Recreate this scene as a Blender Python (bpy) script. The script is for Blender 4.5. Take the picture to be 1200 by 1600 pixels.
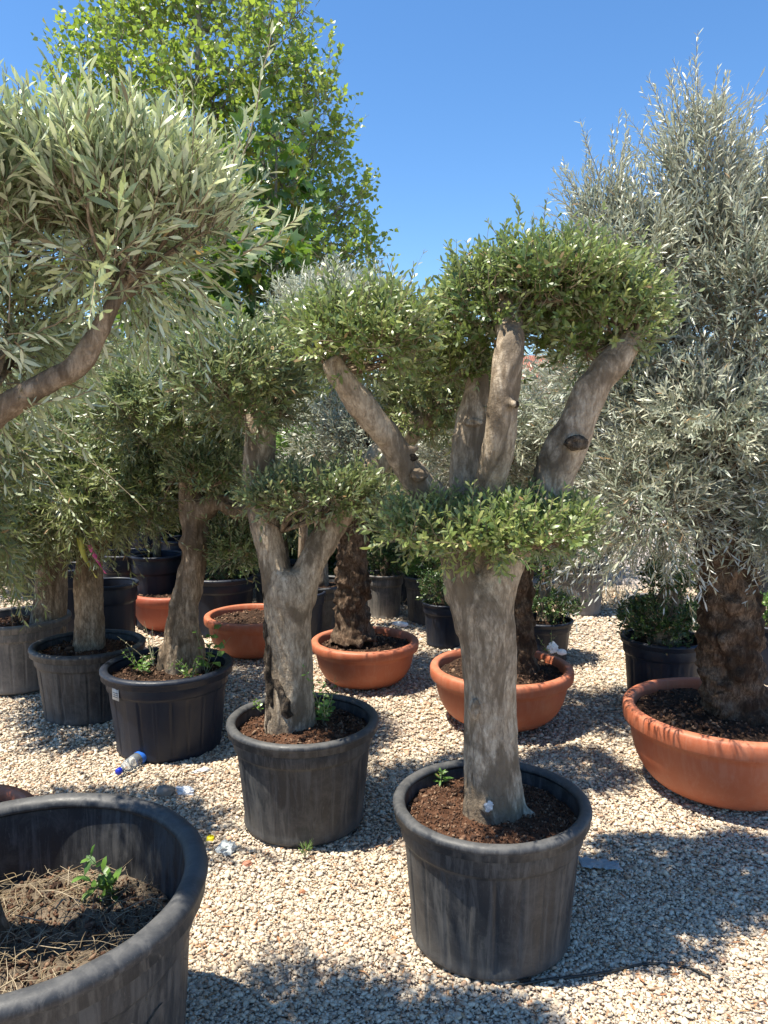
import bpy, bmesh, math, random
import numpy as np
from mathutils import Vector, noise as mnoise
PI = math.pi
random.seed(7)
rng = np.random.default_rng(7)
for o in list(bpy.data.objects): bpy.data.objects.remove(o)
SC = bpy.context.scene
COL = SC.collection

# ------------------------------------------------------------ camera, sky, sun, exposure
F = 1209.0; H = 1.62; PITCH = math.radians(5.67)
cd = bpy.data.cameras.new('camera'); cam = bpy.data.objects.new('camera', cd); COL.objects.link(cam)
cam.location = (0, 0, H); cam.rotation_euler = (PI/2-PITCH, 0, 0)
cd.sensor_fit = 'VERTICAL'; cd.sensor_height = 36.0; cd.lens = 36.0*F/1600.0
cd.clip_start = 0.05; cd.clip_end = 2000
SC.camera = cam
SUN_EL = math.radians(69); SUN_DIR = Vector((-0.96*math.cos(SUN_EL), -0.28*math.cos(SUN_EL), math.sin(SUN_EL))).normalized()
w = bpy.data.worlds.new('World'); SC.world = w; w.use_nodes = True
wn = w.node_tree; bg = wn.nodes['Background']
sky = wn.nodes.new('ShaderNodeTexSky'); sky.sky_type = 'NISHITA'; sky.sun_disc = False
sky.sun_elevation = SUN_EL; sky.sun_rotation = math.atan2(SUN_DIR.x, SUN_DIR.y)
sky.altitude = 400; sky.air_density = 1.0; sky.dust_density = 0.1; sky.ozone_density = 4.0
hs = wn.nodes.new('ShaderNodeHueSaturation'); hs.inputs['Saturation'].default_value = 1.17
wn.links.new(sky.outputs[0], hs.inputs['Color']); wn.links.new(hs.outputs[0], bg.inputs[0]); bg.inputs[1].default_value = 0.112
sd = bpy.data.lights.new('sun', 'SUN'); sd.energy = 5.0; sd.angle = math.radians(0.55); sd.color = (1, 0.93, 0.80)
so = bpy.data.objects.new('sun', sd); COL.objects.link(so); so.rotation_euler = SUN_DIR.to_track_quat('Z', 'Y').to_euler()
SC.view_settings.view_transform = 'Standard'; SC.view_settings.look = 'None'
SC.view_settings.exposure = 1.0; SC.view_settings.gamma = 1
SC.render.engine = 'CYCLES'
SC.render.resolution_x = 768; SC.render.resolution_y = 1024

# ------------------------------------------------------------ layout helpers
def ray(px, py):
    x = (px-600)/F; y = -(py-800)/F
    return Vector((x, math.cos(PITCH)+y*math.sin(PITCH), -math.sin(PITCH)+y*math.cos(PITCH)))
def P(px, py, Y):
    d = ray(px, py); t = Y/d.y
    return Vector((d.x*t, Y, H+d.z*t))
def G(px, py, z=0.0):
    d = ray(px, py); t = (z-H)/d.z
    return Vector((d.x*t, d.y*t, z))

# ------------------------------------------------------------ object helpers
def tag(o, label=None, cat=None, group=None, kind=None):
    if label: o['label'] = label
    if cat: o['category'] = cat
    if group: o['group'] = group
    if kind: o['kind'] = kind
    return o
def thing(name, label, cat, loc=(0, 0, 0), group=None):
    o = bpy.data.objects.new(name, None); COL.objects.link(o); o.location = loc
    o.empty_display_size = 0.1
    return tag(o, label, cat, group)
def link(name, me, mats, parent=None, loc=None, smooth=True):
    o = bpy.data.objects.new(name, me); COL.objects.link(o)
    for m in (mats if isinstance(mats, (list, tuple)) else [mats]): me.materials.append(m)
    if parent:
        o.parent = parent
        # meshes are written in world coordinates unless loc is given
        if loc is None: o.location = -Vector(parent.location)
        else: o.location = loc
    elif loc is not None: o.location = loc
    if smooth: me.polygons.foreach_set('use_smooth', np.ones(len(me.polygons), bool))
    return o
class MB:
    """collects numpy geometry and writes one mesh"""
    def __init__(s): s.v = []; s.f = []; s.n = 0; s.t = []; s.mi = []
    def add(s, v, f, tint=None, mi=0):
        v = np.asarray(v, float)
        s.v.append(v)
        for a in (f if isinstance(f, list) and len(f) and isinstance(f[0], np.ndarray) and f[0].ndim == 2 else [np.asarray(f)]):
            s.f.append(a+s.n); s.mi.append(np.full(len(a), mi, np.int32))
        s.t.append(np.full(len(v), 0.5) if tint is None else np.broadcast_to(np.asarray(tint, float), (len(v),)))
        s.n += len(v)
    def mesh(s, name):
        v = np.concatenate(s.v); me = bpy.data.meshes.new(name)
        me.vertices.add(len(v)); me.vertices.foreach_set('co', v.astype(np.float32).ravel())
        loops = np.concatenate([a.ravel() for a in s.f]).astype(np.int32)
        cnt = np.concatenate([np.full(len(a), a.shape[1], np.int32) for a in s.f])
        st = np.zeros(len(cnt), np.int32); st[1:] = np.cumsum(cnt)[:-1]
        me.loops.add(len(loops)); me.loops.foreach_set('vertex_index', loops)
        me.polygons.add(len(cnt)); me.polygons.foreach_set('loop_start', st); me.polygons.foreach_set('loop_total', cnt)
        me.polygons.foreach_set('material_index', np.concatenate(s.mi))
        a = me.attributes.new('tint', 'FLOAT', 'POINT'); a.data.foreach_set('value', np.concatenate(s.t).astype(np.float32))
        me.update(calc_edges=True); me.validate()
        return me
def norm(a): return a/np.maximum(np.linalg.norm(a, axis=-1, keepdims=True), 1e-9)
def tube(mb, pts, rad, sides=10, mi=0, tint=0.5, cap=True):
    pts = np.array([tuple(p) for p in pts], float); n = len(pts); rad = np.broadcast_to(np.asarray(rad, float), (n,))
    t = norm(np.gradient(pts, axis=0))
    u = np.cross(t[0], (0, 0, 1.0) if abs(t[0][2]) < 0.9 else (1.0, 0, 0)); u /= np.linalg.norm(u)
    rings = []; a = np.linspace(0, 2*PI, sides, endpoint=False)
    for i in range(n):
        u = u-t[i]*np.dot(u, t[i]); u /= max(np.linalg.norm(u), 1e-9); v = np.cross(t[i], u)
        rings.append(pts[i]+rad[i]*(np.cos(a)[:, None]*u+np.sin(a)[:, None]*v))
    V = np.concatenate(rings); f = []
    i, j = np.meshgrid(np.arange(n-1), np.arange(sides), indexing='ij'); i = i.ravel(); j = j.ravel(); k = (j+1) % sides
    Fq = np.stack([i*sides+j, i*sides+k, (i+1)*sides+k, (i+1)*sides+j], 1)
    fs = [Fq]
    if cap:
        fs.append(np.arange(sides)[::-1][None, :]); fs.append((np.arange(sides)+(n-1)*sides)[None, :])
    mb.add(V, fs, tint, mi)
def spline(pts, n=8):
    """Catmull-Rom through (x,y,z,r) rows"""
    p = np.array([tuple(q) for q in pts], float); p = np.concatenate([[2*p[0]-p[1]], p, [2*p[-1]-p[-2]]]); out = []
    for i in range(1, len(p)-2):
        for t in np.linspace(0, 1, n, endpoint=False):
            a, b, c, d = p[i-1], p[i], p[i+1], p[i+2]
            out.append(0.5*((2*b)+(c-a)*t+(2*a-5*b+4*c-d)*t*t+(3*b-a-3*c+d)*t**3))
    out.append(p[-2]); return np.array(out)
def lathe(mb, prof, seg=64, wob=None, mi=0, close=False):
    """prof rows (r, z)"""
    prof = np.array(prof, float); n = len(prof); a = np.linspace(0, 2*PI, seg, endpoint=False)
    R = np.repeat(prof[:, 0][:, None], seg, 1); Z = np.repeat(prof[:, 1][:, None], seg, 1)
    if wob is not None: R = R*wob(a[None, :], Z)
    V = np.stack([R*np.cos(a), R*np.sin(a), Z], -1).reshape(-1, 3)
    i, j = np.meshgrid(np.arange(n-1), np.arange(seg), indexing='ij'); i = i.ravel(); j = j.ravel(); k = (j+1) % seg
    mb.add(V, np.stack([i*seg+j, i*seg+k, (i+1)*seg+k, (i+1)*seg+j], 1), None, mi)

# ------------------------------------------------------------ materials
def newmat(name):
    m = bpy.data.materials.new(name); m.use_nodes = True
    return m, m.node_tree, m.node_tree.nodes['Principled BSDF'], m.node_tree.nodes['Material Output']
def N(nt, t, **kw):
    n = nt.nodes.new(t)
    for k, v in kw.items():
        if k.startswith('i_'):
            key = k[2:].replace('_', ' '); n.inputs[key].default_value = v
        else: setattr(n, k, v)
    return n
def ramp(nt, fac, stops, interp='LINEAR'):
    r = nt.nodes.new('ShaderNodeValToRGB'); cr = r.color_ramp; cr.interpolation = interp
    while len(cr.elements) < len(stops): cr.elements.new(0.5)
    for e, (p, c) in zip(cr.elements, stops): e.position = p; e.color = (*c, 1) if len(c) == 3 else c
    nt.links.new(fac, r.inputs[0]); return r.outputs[0]
def mix(nt, fac, a, b, mode='MIX'):
    m = nt.nodes.new('ShaderNodeMix'); m.data_type = 'RGBA'; m.blend_type = mode
    for s, v in ((m.inputs[0], fac), (m.inputs[6], a), (m.inputs[7], b)):
        if isinstance(v, (int, float)): s.default_value = v
        elif isinstance(v, tuple): s.default_value = (*v, 1)
        else: nt.links.new(v, s)
    return m.outputs[2]
def mapped(nt, scale=(1, 1, 1), coord='Object'):
    tc = nt.nodes.new('ShaderNodeTexCoord'); mp = nt.nodes.new('ShaderNodeMapping'); mp.inputs['Scale'].default_value = scale
    nt.links.new(tc.outputs[coord], mp.inputs[0]); return mp.outputs[0]
def noise(nt, vec, scale, detail=5, rough=0.6, dist=0.0):
    n = N(nt, 'ShaderNodeTexNoise', i_Scale=scale, i_Detail=detail, i_Roughness=rough, i_Distortion=dist)
    nt.links.new(vec, n.inputs[0]); return n.outputs[0]
def bump(nt, h, strength, dist, b):
    bp = N(nt, 'ShaderNodeBump', i_Strength=strength, i_Distance=dist); nt.links.new(h, bp.inputs['Height'])
    nt.links.new(bp.outputs[0], b.inputs['Normal']); return bp

def leaf_mat(name, top, under, trans=0.3, tcol=(0.2, 0.28, 0.05), rough=0.38, spec=0.6):
    """top: list of ramp colours over tint"""
    m, nt, b, out = newmat(name)
    at = N(nt, 'ShaderNodeAttribute', attribute_name='tint')
    n = len(top); c = ramp(nt, at.outputs['Fac'], [(0.0, (0.30, 0.19, 0.09)), (0.03, (0.24, 0.15, 0.07)), (0.05, top[0])]+[(max(i/(n-1), 0.06), t) for i, t in enumerate(top)][1:])
    geo = N(nt, 'ShaderNodeNewGeometry')
    c2 = mix(nt, geo.outputs['Backfacing'], c, under)
    nt.links.new(c2, b.inputs['Base Color']); b.inputs['Roughness'].default_value = rough
    b.inputs['Specular IOR Level'].default_value = spec
    tr = N(nt, 'ShaderNodeBsdfTranslucent'); tr.inputs[0].default_value = (*tcol, 1)
    ms = N(nt, 'ShaderNodeMixShader'); ms.inputs[0].default_value = trans
    nt.links.new(b.outputs[0], ms.inputs[1]); nt.links.new(tr.outputs[0], ms.inputs[2]); nt.links.new(ms.outputs[0], out.inputs[0])
    return m
M = {}
M['leafA'] = leaf_mat('leaf_green_olive', [(0.063, 0.106, 0.028), (0.114, 0.169, 0.044), (0.201, 0.261, 0.076), (0.352, 0.372, 0.127)], (0.314, 0.362, 0.213), 0.24, (0.277, 0.372, 0.076))
M['leafB'] = leaf_mat('leaf_olive', [(0.060, 0.091, 0.033), (0.112, 0.154, 0.053), (0.186, 0.233, 0.087), (0.308, 0.331, 0.129)], (0.334, 0.369, 0.236), 0.20, (0.246, 0.319, 0.083))
M['leafS'] = leaf_mat('leaf_silver_olive', [(0.158, 0.206, 0.107), (0.268, 0.330, 0.172), (0.396, 0.461, 0.245), (0.570, 0.609, 0.326)], (0.632, 0.692, 0.508), 0.22, (0.428, 0.494, 0.196))
M['leafI'] = leaf_mat('leaf_grey_olive', [(0.154, 0.186, 0.131), (0.248, 0.282, 0.206), (0.357, 0.378, 0.280), (0.511, 0.505, 0.378)], (0.652, 0.653, 0.592), 0.16, (0.340, 0.385, 0.213))
M['leafP'] = leaf_mat('leaf_poplar', [(0.046, 0.109, 0.018), (0.092, 0.178, 0.025), (0.169, 0.274, 0.031), (0.391, 0.430, 0.062)], (0.208, 0.262, 0.111), 0.42, (0.365, 0.501, 0.062), 0.35)
M['leafPl'] = leaf_mat('leaf_plane', [(0.037, 0.092, 0.014), (0.057, 0.138, 0.020), (0.105, 0.207, 0.030), (0.340, 0.184, 0.030)], (0.105, 0.168, 0.059), 0.33, (0.203, 0.344, 0.040))
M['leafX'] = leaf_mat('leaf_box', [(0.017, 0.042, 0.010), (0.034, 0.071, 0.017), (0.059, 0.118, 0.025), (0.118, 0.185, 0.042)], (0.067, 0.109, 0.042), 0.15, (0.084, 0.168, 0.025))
M['leafW'] = leaf_mat('leaf_weed', [(0.05, 0.12, 0.02), (0.09, 0.19, 0.035), (0.15, 0.28, 0.05), (0.25, 0.33, 0.08)], (0.12, 0.2, 0.07), 0.3, (0.2, 0.35, 0.05))
M['straw'] = leaf_mat('dry_straw', [(0.22, 0.16, 0.09), (0.33, 0.26, 0.16), (0.45, 0.37, 0.25), (0.55, 0.48, 0.36)], (0.38, 0.31, 0.2), 0.1, (0.3, 0.25, 0.15), 0.8, 0.2)
def plain(name, col, rough=0.6, **kw):
    m, nt, b, out = newmat(name); b.inputs['Base Color'].default_value = (*col, 1); b.inputs['Roughness'].default_value = rough
    for k, v in kw.items(): b.inputs[k.replace('_', ' ')].default_value = v
    return m
M['stem'] = plain('twig', (0.24, 0.19, 0.12), 0.8)
M['stemG'] = plain('green_twig', (0.25, 0.26, 0.15), 0.7)
def bark(name, c1, c2, c3, dark, scale=1.0, bstr=0.6):
    m, nt, b, out = newmat(name)
    v = mapped(nt, (9*scale, 9*scale, 3.6*scale)); v2 = mapped(nt, (1, 1, 1))
    n1 = noise(nt, v, 3.2, 8, 0.68, 0.6); n2 = noise(nt, v2, 5.0*scale, 5, 0.6); n3 = noise(nt, v2, 60*scale, 4, 0.7); n4 = noise(nt, v, 1.1, 4, 0.6, 1.2)
    c = ramp(nt, n1, [(0.3, c2), (0.5, c1), (0.68, c3)])
    c = mix(nt, ramp(nt, n2, [(0.42, (0, 0, 0)), (0.62, (1, 1, 1))]), c, mix(nt, 0.55, c, c3))
    c = mix(nt, ramp(nt, n4, [(0.56, (0, 0, 0)), (0.70, (0.85, 0.85, 0.85))]), c, dark)
    c = mix(nt, ramp(nt, n3, [(0.50, (0, 0, 0)), (0.72, (0.3, 0.3, 0.3))]), c, dark)
    n5 = noise(nt, mapped(nt, (48*scale, 48*scale, 13*scale)), 1.6, 8, 0.75, 0.5); c = mix(nt, ramp(nt, n5, [(0.44, (0, 0, 0)), (0.62, (0.85, 0.85, 0.85))]), c, c2)
    n6 = noise(nt, mapped(nt, (5, 5, 2.2)), 1.5, 6, 0.65, 0.8); c = mix(nt, ramp(nt, n6, [(0.48, (0, 0, 0)), (0.58, (0.8, 0.8, 0.8))]), c, mix(nt, 0.5, c2, dark))
    nt.links.new(c, b.inputs['Base Color']); b.inputs['Roughness'].default_value = 0.9; b.inputs['Specular IOR Level'].default_value = 0.15
    dn = N(nt, 'ShaderNodeTexNoise', i_Scale=7.0, i_Detail=4.0); nt.links.new(v2, dn.inputs[0]); va = N(nt, 'ShaderNodeVectorMath', operation='MULTIPLY_ADD'); nt.links.new(dn.outputs['Color'], va.inputs[0]); va.inputs[1].default_value = (2.2, 2.2, 1.2); nt.links.new(mapped(nt, (26*scale, 26*scale, 8*scale)), va.inputs[2])
    vc = N(nt, 'ShaderNodeTexVoronoi', feature='DISTANCE_TO_EDGE', i_Scale=1.0); nt.links.new(va.outputs[0], vc.inputs[0])
    crk = ramp(nt, vc.outputs['Distance'], [(0.0, (1, 1, 1)), (0.055, (0, 0, 0))]); gate = ramp(nt, n2, [(0.46, (0, 0, 0)), (0.68, (0.5, 0.5, 0.5))]); cg = mix(nt, 1.0, crk, gate, 'MULTIPLY')
    c = mix(nt, cg, c, dark); nt.links.new(c, b.inputs['Base Color'])
    sb = N(nt, 'ShaderNodeMath', operation='SUBTRACT'); nt.links.new(n1, sb.inputs[0]); cg2 = N(nt, 'ShaderNodeMath', operation='MULTIPLY'); nt.links.new(cg, cg2.inputs[0]); cg2.inputs[1].default_value = .35; nt.links.new(cg2.outputs[0], sb.inputs[1])
    a = N(nt, 'ShaderNodeMath', operation='ADD'); nt.links.new(sb.outputs[0], a.inputs[0])
    a2 = N(nt, 'ShaderNodeMath', operation='MULTIPLY'); nt.links.new(n3, a2.inputs[0]); a2.inputs[1].default_value = 0.5
    nt.links.new(a2.outputs[0], a.inputs[1]); bump(nt, a.outputs[0], bstr, 0.02, b)
    return m
M['bark'] = bark('olive_bark', (0.42, 0.335, 0.24), (0.20, 0.15, 0.10), (0.62, 0.53, 0.41), (0.06, 0.048, 0.036))
M['barkB'] = bark('brown_olive_bark', (0.29, 0.215, 0.145), (0.13, 0.09, 0.058), (0.47, 0.38, 0.28), (0.05, 0.038, 0.027))
M['burl'] = bark('burled_bark', (0.15, 0.095, 0.062), (0.055, 0.034, 0.022), (0.34, 0.25, 0.175), (0.022, 0.014, 0.01), 1.6, 1.0)
M['barkD'] = bark('dark_rough_bark', (0.10, 0.075, 0.055), (0.04, 0.03, 0.022), (0.24, 0.19, 0.14), (0.02, 0.016, 0.012), 1.4, 1.0)
M['barkP'] = bark('poplar_bark', (0.25, 0.24, 0.18), (0.14, 0.13, 0.10), (0.36, 0.35, 0.28), (0.05, 0.05, 0.04))
def pot_mat(name, base, dust, dustamt=0.5, rough=0.5):
    m, nt, b, out = newmat(name)
    v = mapped(nt, (15, 15, 1.3)); v2 = mapped(nt)
    st = noise(nt, v, 2.2, 10, 0.72, 0.7); bl = noise(nt, v2, 9.0, 12, 0.78, 0.6); fine = noise(nt, v2, 120, 3, 0.7)
    f = ramp(nt, st, [(0.48, (0, 0, 0)), (0.60, (dustamt,)*3)]); f2 = ramp(nt, bl, [(0.48, (0, 0, 0)), (0.66, (dustamt*0.8,)*3)])
    scr = noise(nt, mapped(nt, (30, 30, 2.5)), 3.0, 6, 0.8, 1.5); c0_ = ramp(nt, scr, [(0.60, (0, 0, 0)), (0.70, (dustamt,)*3)])
    # dust gathered near the foot
    tc = nt.nodes.new('ShaderNodeTexCoord'); sp = nt.nodes.new('ShaderNodeSeparateXYZ'); nt.links.new(tc.outputs['Object'], sp.inputs[0])
    low = N(nt, 'ShaderNodeMapRange'); nt.links.new(sp.outputs[2], low.inputs[0]); low.inputs[1].default_value = 0.0; low.inputs[2].default_value = 0.16; low.inputs[3].default_value = dustamt*1.2; low.inputs[4].default_value = 0.08
    mul = N(nt, 'ShaderNodeMath', operation='MULTIPLY'); nt.links.new(low.outputs[0], mul.inputs[0]); nt.links.new(bl, mul.inputs[1])
    c = mix(nt, f, base, dust); c = mix(nt, f2, c, dust); c = mix(nt, c0_, c, tuple(min(1, x*1.5) for x in dust)); c = mix(nt, mul.outputs[0], c, tuple(x*1.25 for x in dust))
    c = mix(nt, ramp(nt, fine, [(0.6, (0, 0, 0)), (0.75, (0.25*dustamt,)*3)]), c, tuple(min(1, x*1.8) for x in dust))
    gn = N(nt, 'ShaderNodeNewGeometry'); sg = nt.nodes.new('ShaderNodeSeparateXYZ'); nt.links.new(gn.outputs['Normal'], sg.inputs[0])
    upf = N(nt, 'ShaderNodeMath', operation='MULTIPLY'); nt.links.new(ramp(nt, sg.outputs[2], [(0.35, (0, 0, 0)), (0.9, (dustamt*1.1,)*3)]), upf.inputs[0]); nt.links.new(ramp(nt, bl, [(0.3, (0.35,)*3), (0.65, (1, 1, 1))]), upf.inputs[1])
    c = mix(nt, upf.outputs[0], c, dust)
    nt.links.new(c, b.inputs['Base Color'])
    r = ramp(nt, st, [(0.35, (rough-0.1,)*3), (0.7, (rough+0.25,)*3)]); nt.links.new(r, b.inputs['Roughness'])
    b.inputs['Specular IOR Level'].default_value = 0.4
    bump(nt, bl, 0.15, 0.01, b)
    return m
M['pot'] = pot_mat('black_plastic', (0.018, 0.021, 0.026), (0.108, 0.106, 0.103), 0.6)
M['potN'] = pot_mat('clean_black_plastic', (0.008, 0.012, 0.024), (0.03, 0.036, 0.05), 0.2, 0.42)
M['potG'] = pot_mat('faded_grey_plastic', (0.085, 0.082, 0.08), (0.21, 0.19, 0.17), 0.75, 0.6)
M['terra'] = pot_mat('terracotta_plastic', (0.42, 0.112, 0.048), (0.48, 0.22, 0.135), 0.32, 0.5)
M['terraD'] = pot_mat('dark_terracotta_plastic', (0.36, 0.085, 0.045), (0.42, 0.16, 0.10), 0.35, 0.55)  # darker, redder variant of the terracotta, for one bowl only
def soil_mat(name, c1, c2, c3):
    m, nt, b, out = newmat(name); v = mapped(nt)
    n1 = noise(nt, v, 22, 8, 0.72); n2 = noise(nt, v, 90, 5, 0.7)
    c = ramp(nt, n1, [(0.32, c1), (0.55, c2), (0.75, c3)]); c = mix(nt, ramp(nt, n2, [(0.4, (0, 0, 0)), (0.7, (0.6,)*3)]), c, c1)
    nt.links.new(c, b.inputs['Base Color']); b.inputs['Roughness'].default_value = 0.95; b.inputs['Specular IOR Level'].default_value = 0.1
    bump(nt, n2, 0.8, 0.02, b); return m
M['soil'] = soil_mat('brown_soil', (0.045, 0.022, 0.013), (0.14, 0.07, 0.042), (0.26, 0.15, 0.095))
M['soilD'] = soil_mat('mulch_soil', (0.02, 0.013, 0.01), (0.075, 0.045, 0.03), (0.17, 0.11, 0.075))
M['soilG'] = soil_mat('dusty_soil', (0.10, 0.08, 0.06), (0.22, 0.17, 0.12), (0.36, 0.3, 0.23))
def chip_mat(name, cols):
    m, nt, b, out = newmat(name); at = N(nt, 'ShaderNodeAttribute', attribute_name='tint')
    c = ramp(nt, at.outputs['Fac'], [(i/len(cols), c) for i, c in enumerate(cols)], 'CONSTANT')
    v = mapped(nt, coord='Object'); n = noise(nt, v, 120, 4, 0.7)
    c = mix(nt, 0.35, c, ramp(nt, n, [(0.3, (0.3, 0.27, 0.24)), (0.7, (1, 0.97, 0.93))]), 'MULTIPLY')
    nt.links.new(c, b.inputs['Base Color']); b.inputs['Roughness'].default_value = 0.85; b.inputs['Specular IOR Level'].default_value = 0.25; return m
M['chips'] = chip_mat('soil_chips', [(0.07, 0.036, 0.022), (0.13, 0.07, 0.042), (0.045, 0.024, 0.016), (0.18, 0.10, 0.062), (0.09, 0.05, 0.032), (0.26, 0.17, 0.11)])
M['stones'] = chip_mat('gravel_stones', [(0.656, 0.545, 0.408), (0.738, 0.637, 0.492), (0.591, 0.493, 0.378), (0.771, 0.694, 0.561), (0.656, 0.517, 0.370), (0.525, 0.444, 0.355), (0.722, 0.613, 0.462), (0.525, 0.356, 0.241), (0.738, 0.653, 0.515), (0.623, 0.541, 0.431), (0.705, 0.597, 0.454), (0.443, 0.368, 0.286)])
def ground_mat():
    m, nt, b, out = newmat('gravel_ground'); v = mapped(nt)
    vo = N(nt, 'ShaderNodeTexVoronoi', i_Scale=75.0); nt.links.new(v, vo.inputs[0])
    n1 = noise(nt, v, 40, 6, 0.7); n2 = noise(nt, v, 0.7, 5, 0.6)
    sep = nt.nodes.new('ShaderNodeSeparateColor'); nt.links.new(vo.outputs['Color'], sep.inputs[0])
    c = ramp(nt, sep.outputs[0], [(0.0, (0.45, 0.36, 0.28)), (0.3, (0.64, 0.54, 0.44)), (0.6, (0.72, 0.64, 0.55)), (0.85, (0.52, 0.38, 0.28)), (1, (0.76, 0.70, 0.62))])
    c = mix(nt, ramp(nt, n2, [(0.4, (0, 0, 0)), (0.75, (0.5,)*3)]), c, (0.46, 0.37, 0.28))
    c = mix(nt, ramp(nt, vo.outputs['Distance'], [(0.35, (0, 0, 0)), (0.75, (0.8,)*3)]), c, (0.26, 0.20, 0.15))
    nt.links.new(c, b.inputs['Base Color']); b.inputs['Roughness'].default_value = 0.95; b.inputs['Specular IOR Level'].default_value = 0.15
    inv = N(nt, 'ShaderNodeMath', operation='SUBTRACT'); inv.inputs[0].default_value = 1; nt.links.new(vo.outputs['Distance'], inv.inputs[1])
    bump(nt, inv.outputs[0], 0.9, 0.02, b); return m
M['ground'] = ground_mat()

# ------------------------------------------------------------ the ground
mb = MB()
xs = np.concatenate([[-400, -100, -30], np.linspace(-8, 8, 65), [30, 100, 400]]); ys = np.concatenate([[-60, -10], np.linspace(-2, 16, 73), [40, 120, 600]])
def gz(x, y):
    fade = np.clip(1-np.maximum(np.abs(x)-6, 0)/6, 0, 1)*np.clip(1-np.maximum(y-12, 0)/6, 0, 1)
    return (0.012*np.sin(x*1.7+0.6*y)*np.cos(y*1.3)+0.008*np.sin(x*3.9+1)*np.sin(y*3.1))*fade
X, Yg = np.meshgrid(xs, ys); Z = gz(X, Yg)
nx, ny = len(xs), len(ys); i, j = np.meshgrid(np.arange(ny-1), np.arange(nx-1), indexing='ij'); i = i.ravel(); j = j.ravel()
mb.add(np.stack([X, Yg, Z-0.004], -1).reshape(-1, 3), np.stack([i*nx+j, i*nx+j+1, (i+1)*nx+j+1, (i+1)*nx+j], 1))
tag(link('ground', mb.mesh('ground'), M['ground']), kind='structure')
# loose gravel
ICO = None
def ico():
    global ICO
    if ICO is None:
        bm = bmesh.new(); bmesh.ops.create_icosphere(bm, subdivisions=1, radius=1)
        ICO = (np.array([v.co[:] for v in bm.verts]), np.array([[v.index for v in f.verts] for f in bm.faces])); bm.free()
    return ICO
def rotmats(n):
    q = rng.normal(size=(n, 4)); q /= np.linalg.norm(q, axis=1)[:, None]; w_, x, y, z = q.T
    return np.stack([1-2*(y*y+z*z), 2*(x*y-z*w_), 2*(x*z+y*w_), 2*(x*y+z*w_), 1-2*(x*x+z*z), 2*(y*z-x*w_), 2*(x*z-y*w_), 2*(y*z+x*w_), 1-2*(x*x+y*y)], -1).reshape(n, 3, 3)
def blobs(mb, pos, size, flat=0.6, jit=0.22, tint=None, mi=0, yaw_only=False):
    v, f = ico(); n = len(pos); V = np.repeat(v[None], n, 0)*(1+rng.normal(0, jit, (n, len(v), 1)))
    sc = np.stack([rng.uniform(0.8, 1.3, n), rng.uniform(0.55, 0.9, n), rng.uniform(flat*0.7, flat*1.2, n)], -1)*np.asarray(size)[:, None]
    V = V*sc[:, None, :]
    if yaw_only:
        a = rng.uniform(0, 2*PI, n); t = rng.normal(0, 0.25, n); c, s = np.cos(a), np.sin(a); ct, st = np.cos(t), np.sin(t); z = np.zeros(n); o = np.ones(n)
        R = np.stack([c, -s*ct, s*st, s, c*ct, -c*st, z, st, ct], -1).reshape(n, 3, 3)
    else: R = rotmats(n)
    V = np.einsum('nij,nkj->nki', R, V)+pos[:, None, :]
    Fs = (f[None]+np.arange(n)[:, None, None]*len(v)).reshape(-1, 3)
    t = rng.uniform(0, 1, n) if tint is None else tint
    mb.add(V.reshape(-1, 3), Fs, np.repeat(t, len(v)), mi)
def gravel():
    mb = MB(); bands = [(1.5, 2.7, 25000, 0.0053), (2.7, 3.8, 15000, 0.0062), (3.8, 5.6, 6500, 0.0080), (5.6, 8.0, 2200, 0.011)]
    for y0, y1, den, s in bands:
        xl = lambda y: 0.53*y+0.25
        area = (y1-y0)*2*xl((y0+y1)/2); n = int(area*den)
        y = rng.uniform(y0, y1, int(n*1.3)); x = rng.uniform(-xl(y1), xl(y1), len(y)); k = np.abs(x) < xl(y); x, y = x[k][:n], y[k][:n]
        pt = np.sin(x*2.1+np.sin(y*1.7)*1.4)*np.sin(y*2.6+np.sin(x*2.9))+.5*np.sin(x*6.3+y*3.1)*np.sin(y*7.1-x*2); k = (pt > -.75) | (rng.uniform(0, 1, len(x)) < .55); x, y = x[k], y[k]
        sz = s*rng.lognormal(-0.1, 0.42, len(x)).clip(0.4, 2.4)
        pos = np.stack([x, y, gz(x, y)+sz*0.3+rng.uniform(-0.002, 0.005, len(x))], -1)
        blobs(mb, pos, sz, 0.5, 0.24, yaw_only=True)
    return mb.mesh('gravel')
tag(link('gravel', gravel(), M['stones'], smooth=False), 'loose pale gravel covering the nursery yard', 'gravel', kind='stuff')
# paved road in the distance
def road_mat():
    m, nt, b, out = newmat('pale_paving'); v = mapped(nt); n = noise(nt, v, 3, 6, 0.65); n2 = noise(nt, v, 60, 4, 0.7)
    c = ramp(nt, n, [(0.3, (0.40, 0.35, 0.32)), (0.7, (0.52, 0.46, 0.43))]); c = mix(nt, 0.2, c, ramp(nt, n2, [(0.3, (0.3, 0.3, 0.3)), (0.7, (1, 1, 1))]), 'MULTIPLY')
    nt.links.new(c, b.inputs['Base Color']); b.inputs['Roughness'].default_value = 0.9; return m
mb = MB(); mb.add([(1.3, 8.4, 0.02), (60, 7.6, 0.02), (60, 17, 0.02), (1.9, 17, 0.02), (1.3, 8.4, -0.02), (60, 7.6, -0.02)], np.array([[0, 1, 2, 3], [4, 5, 1, 0]]))
tag(link('road', mb.mesh('road'), road_mat(), smooth=False), kind='structure')

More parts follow.
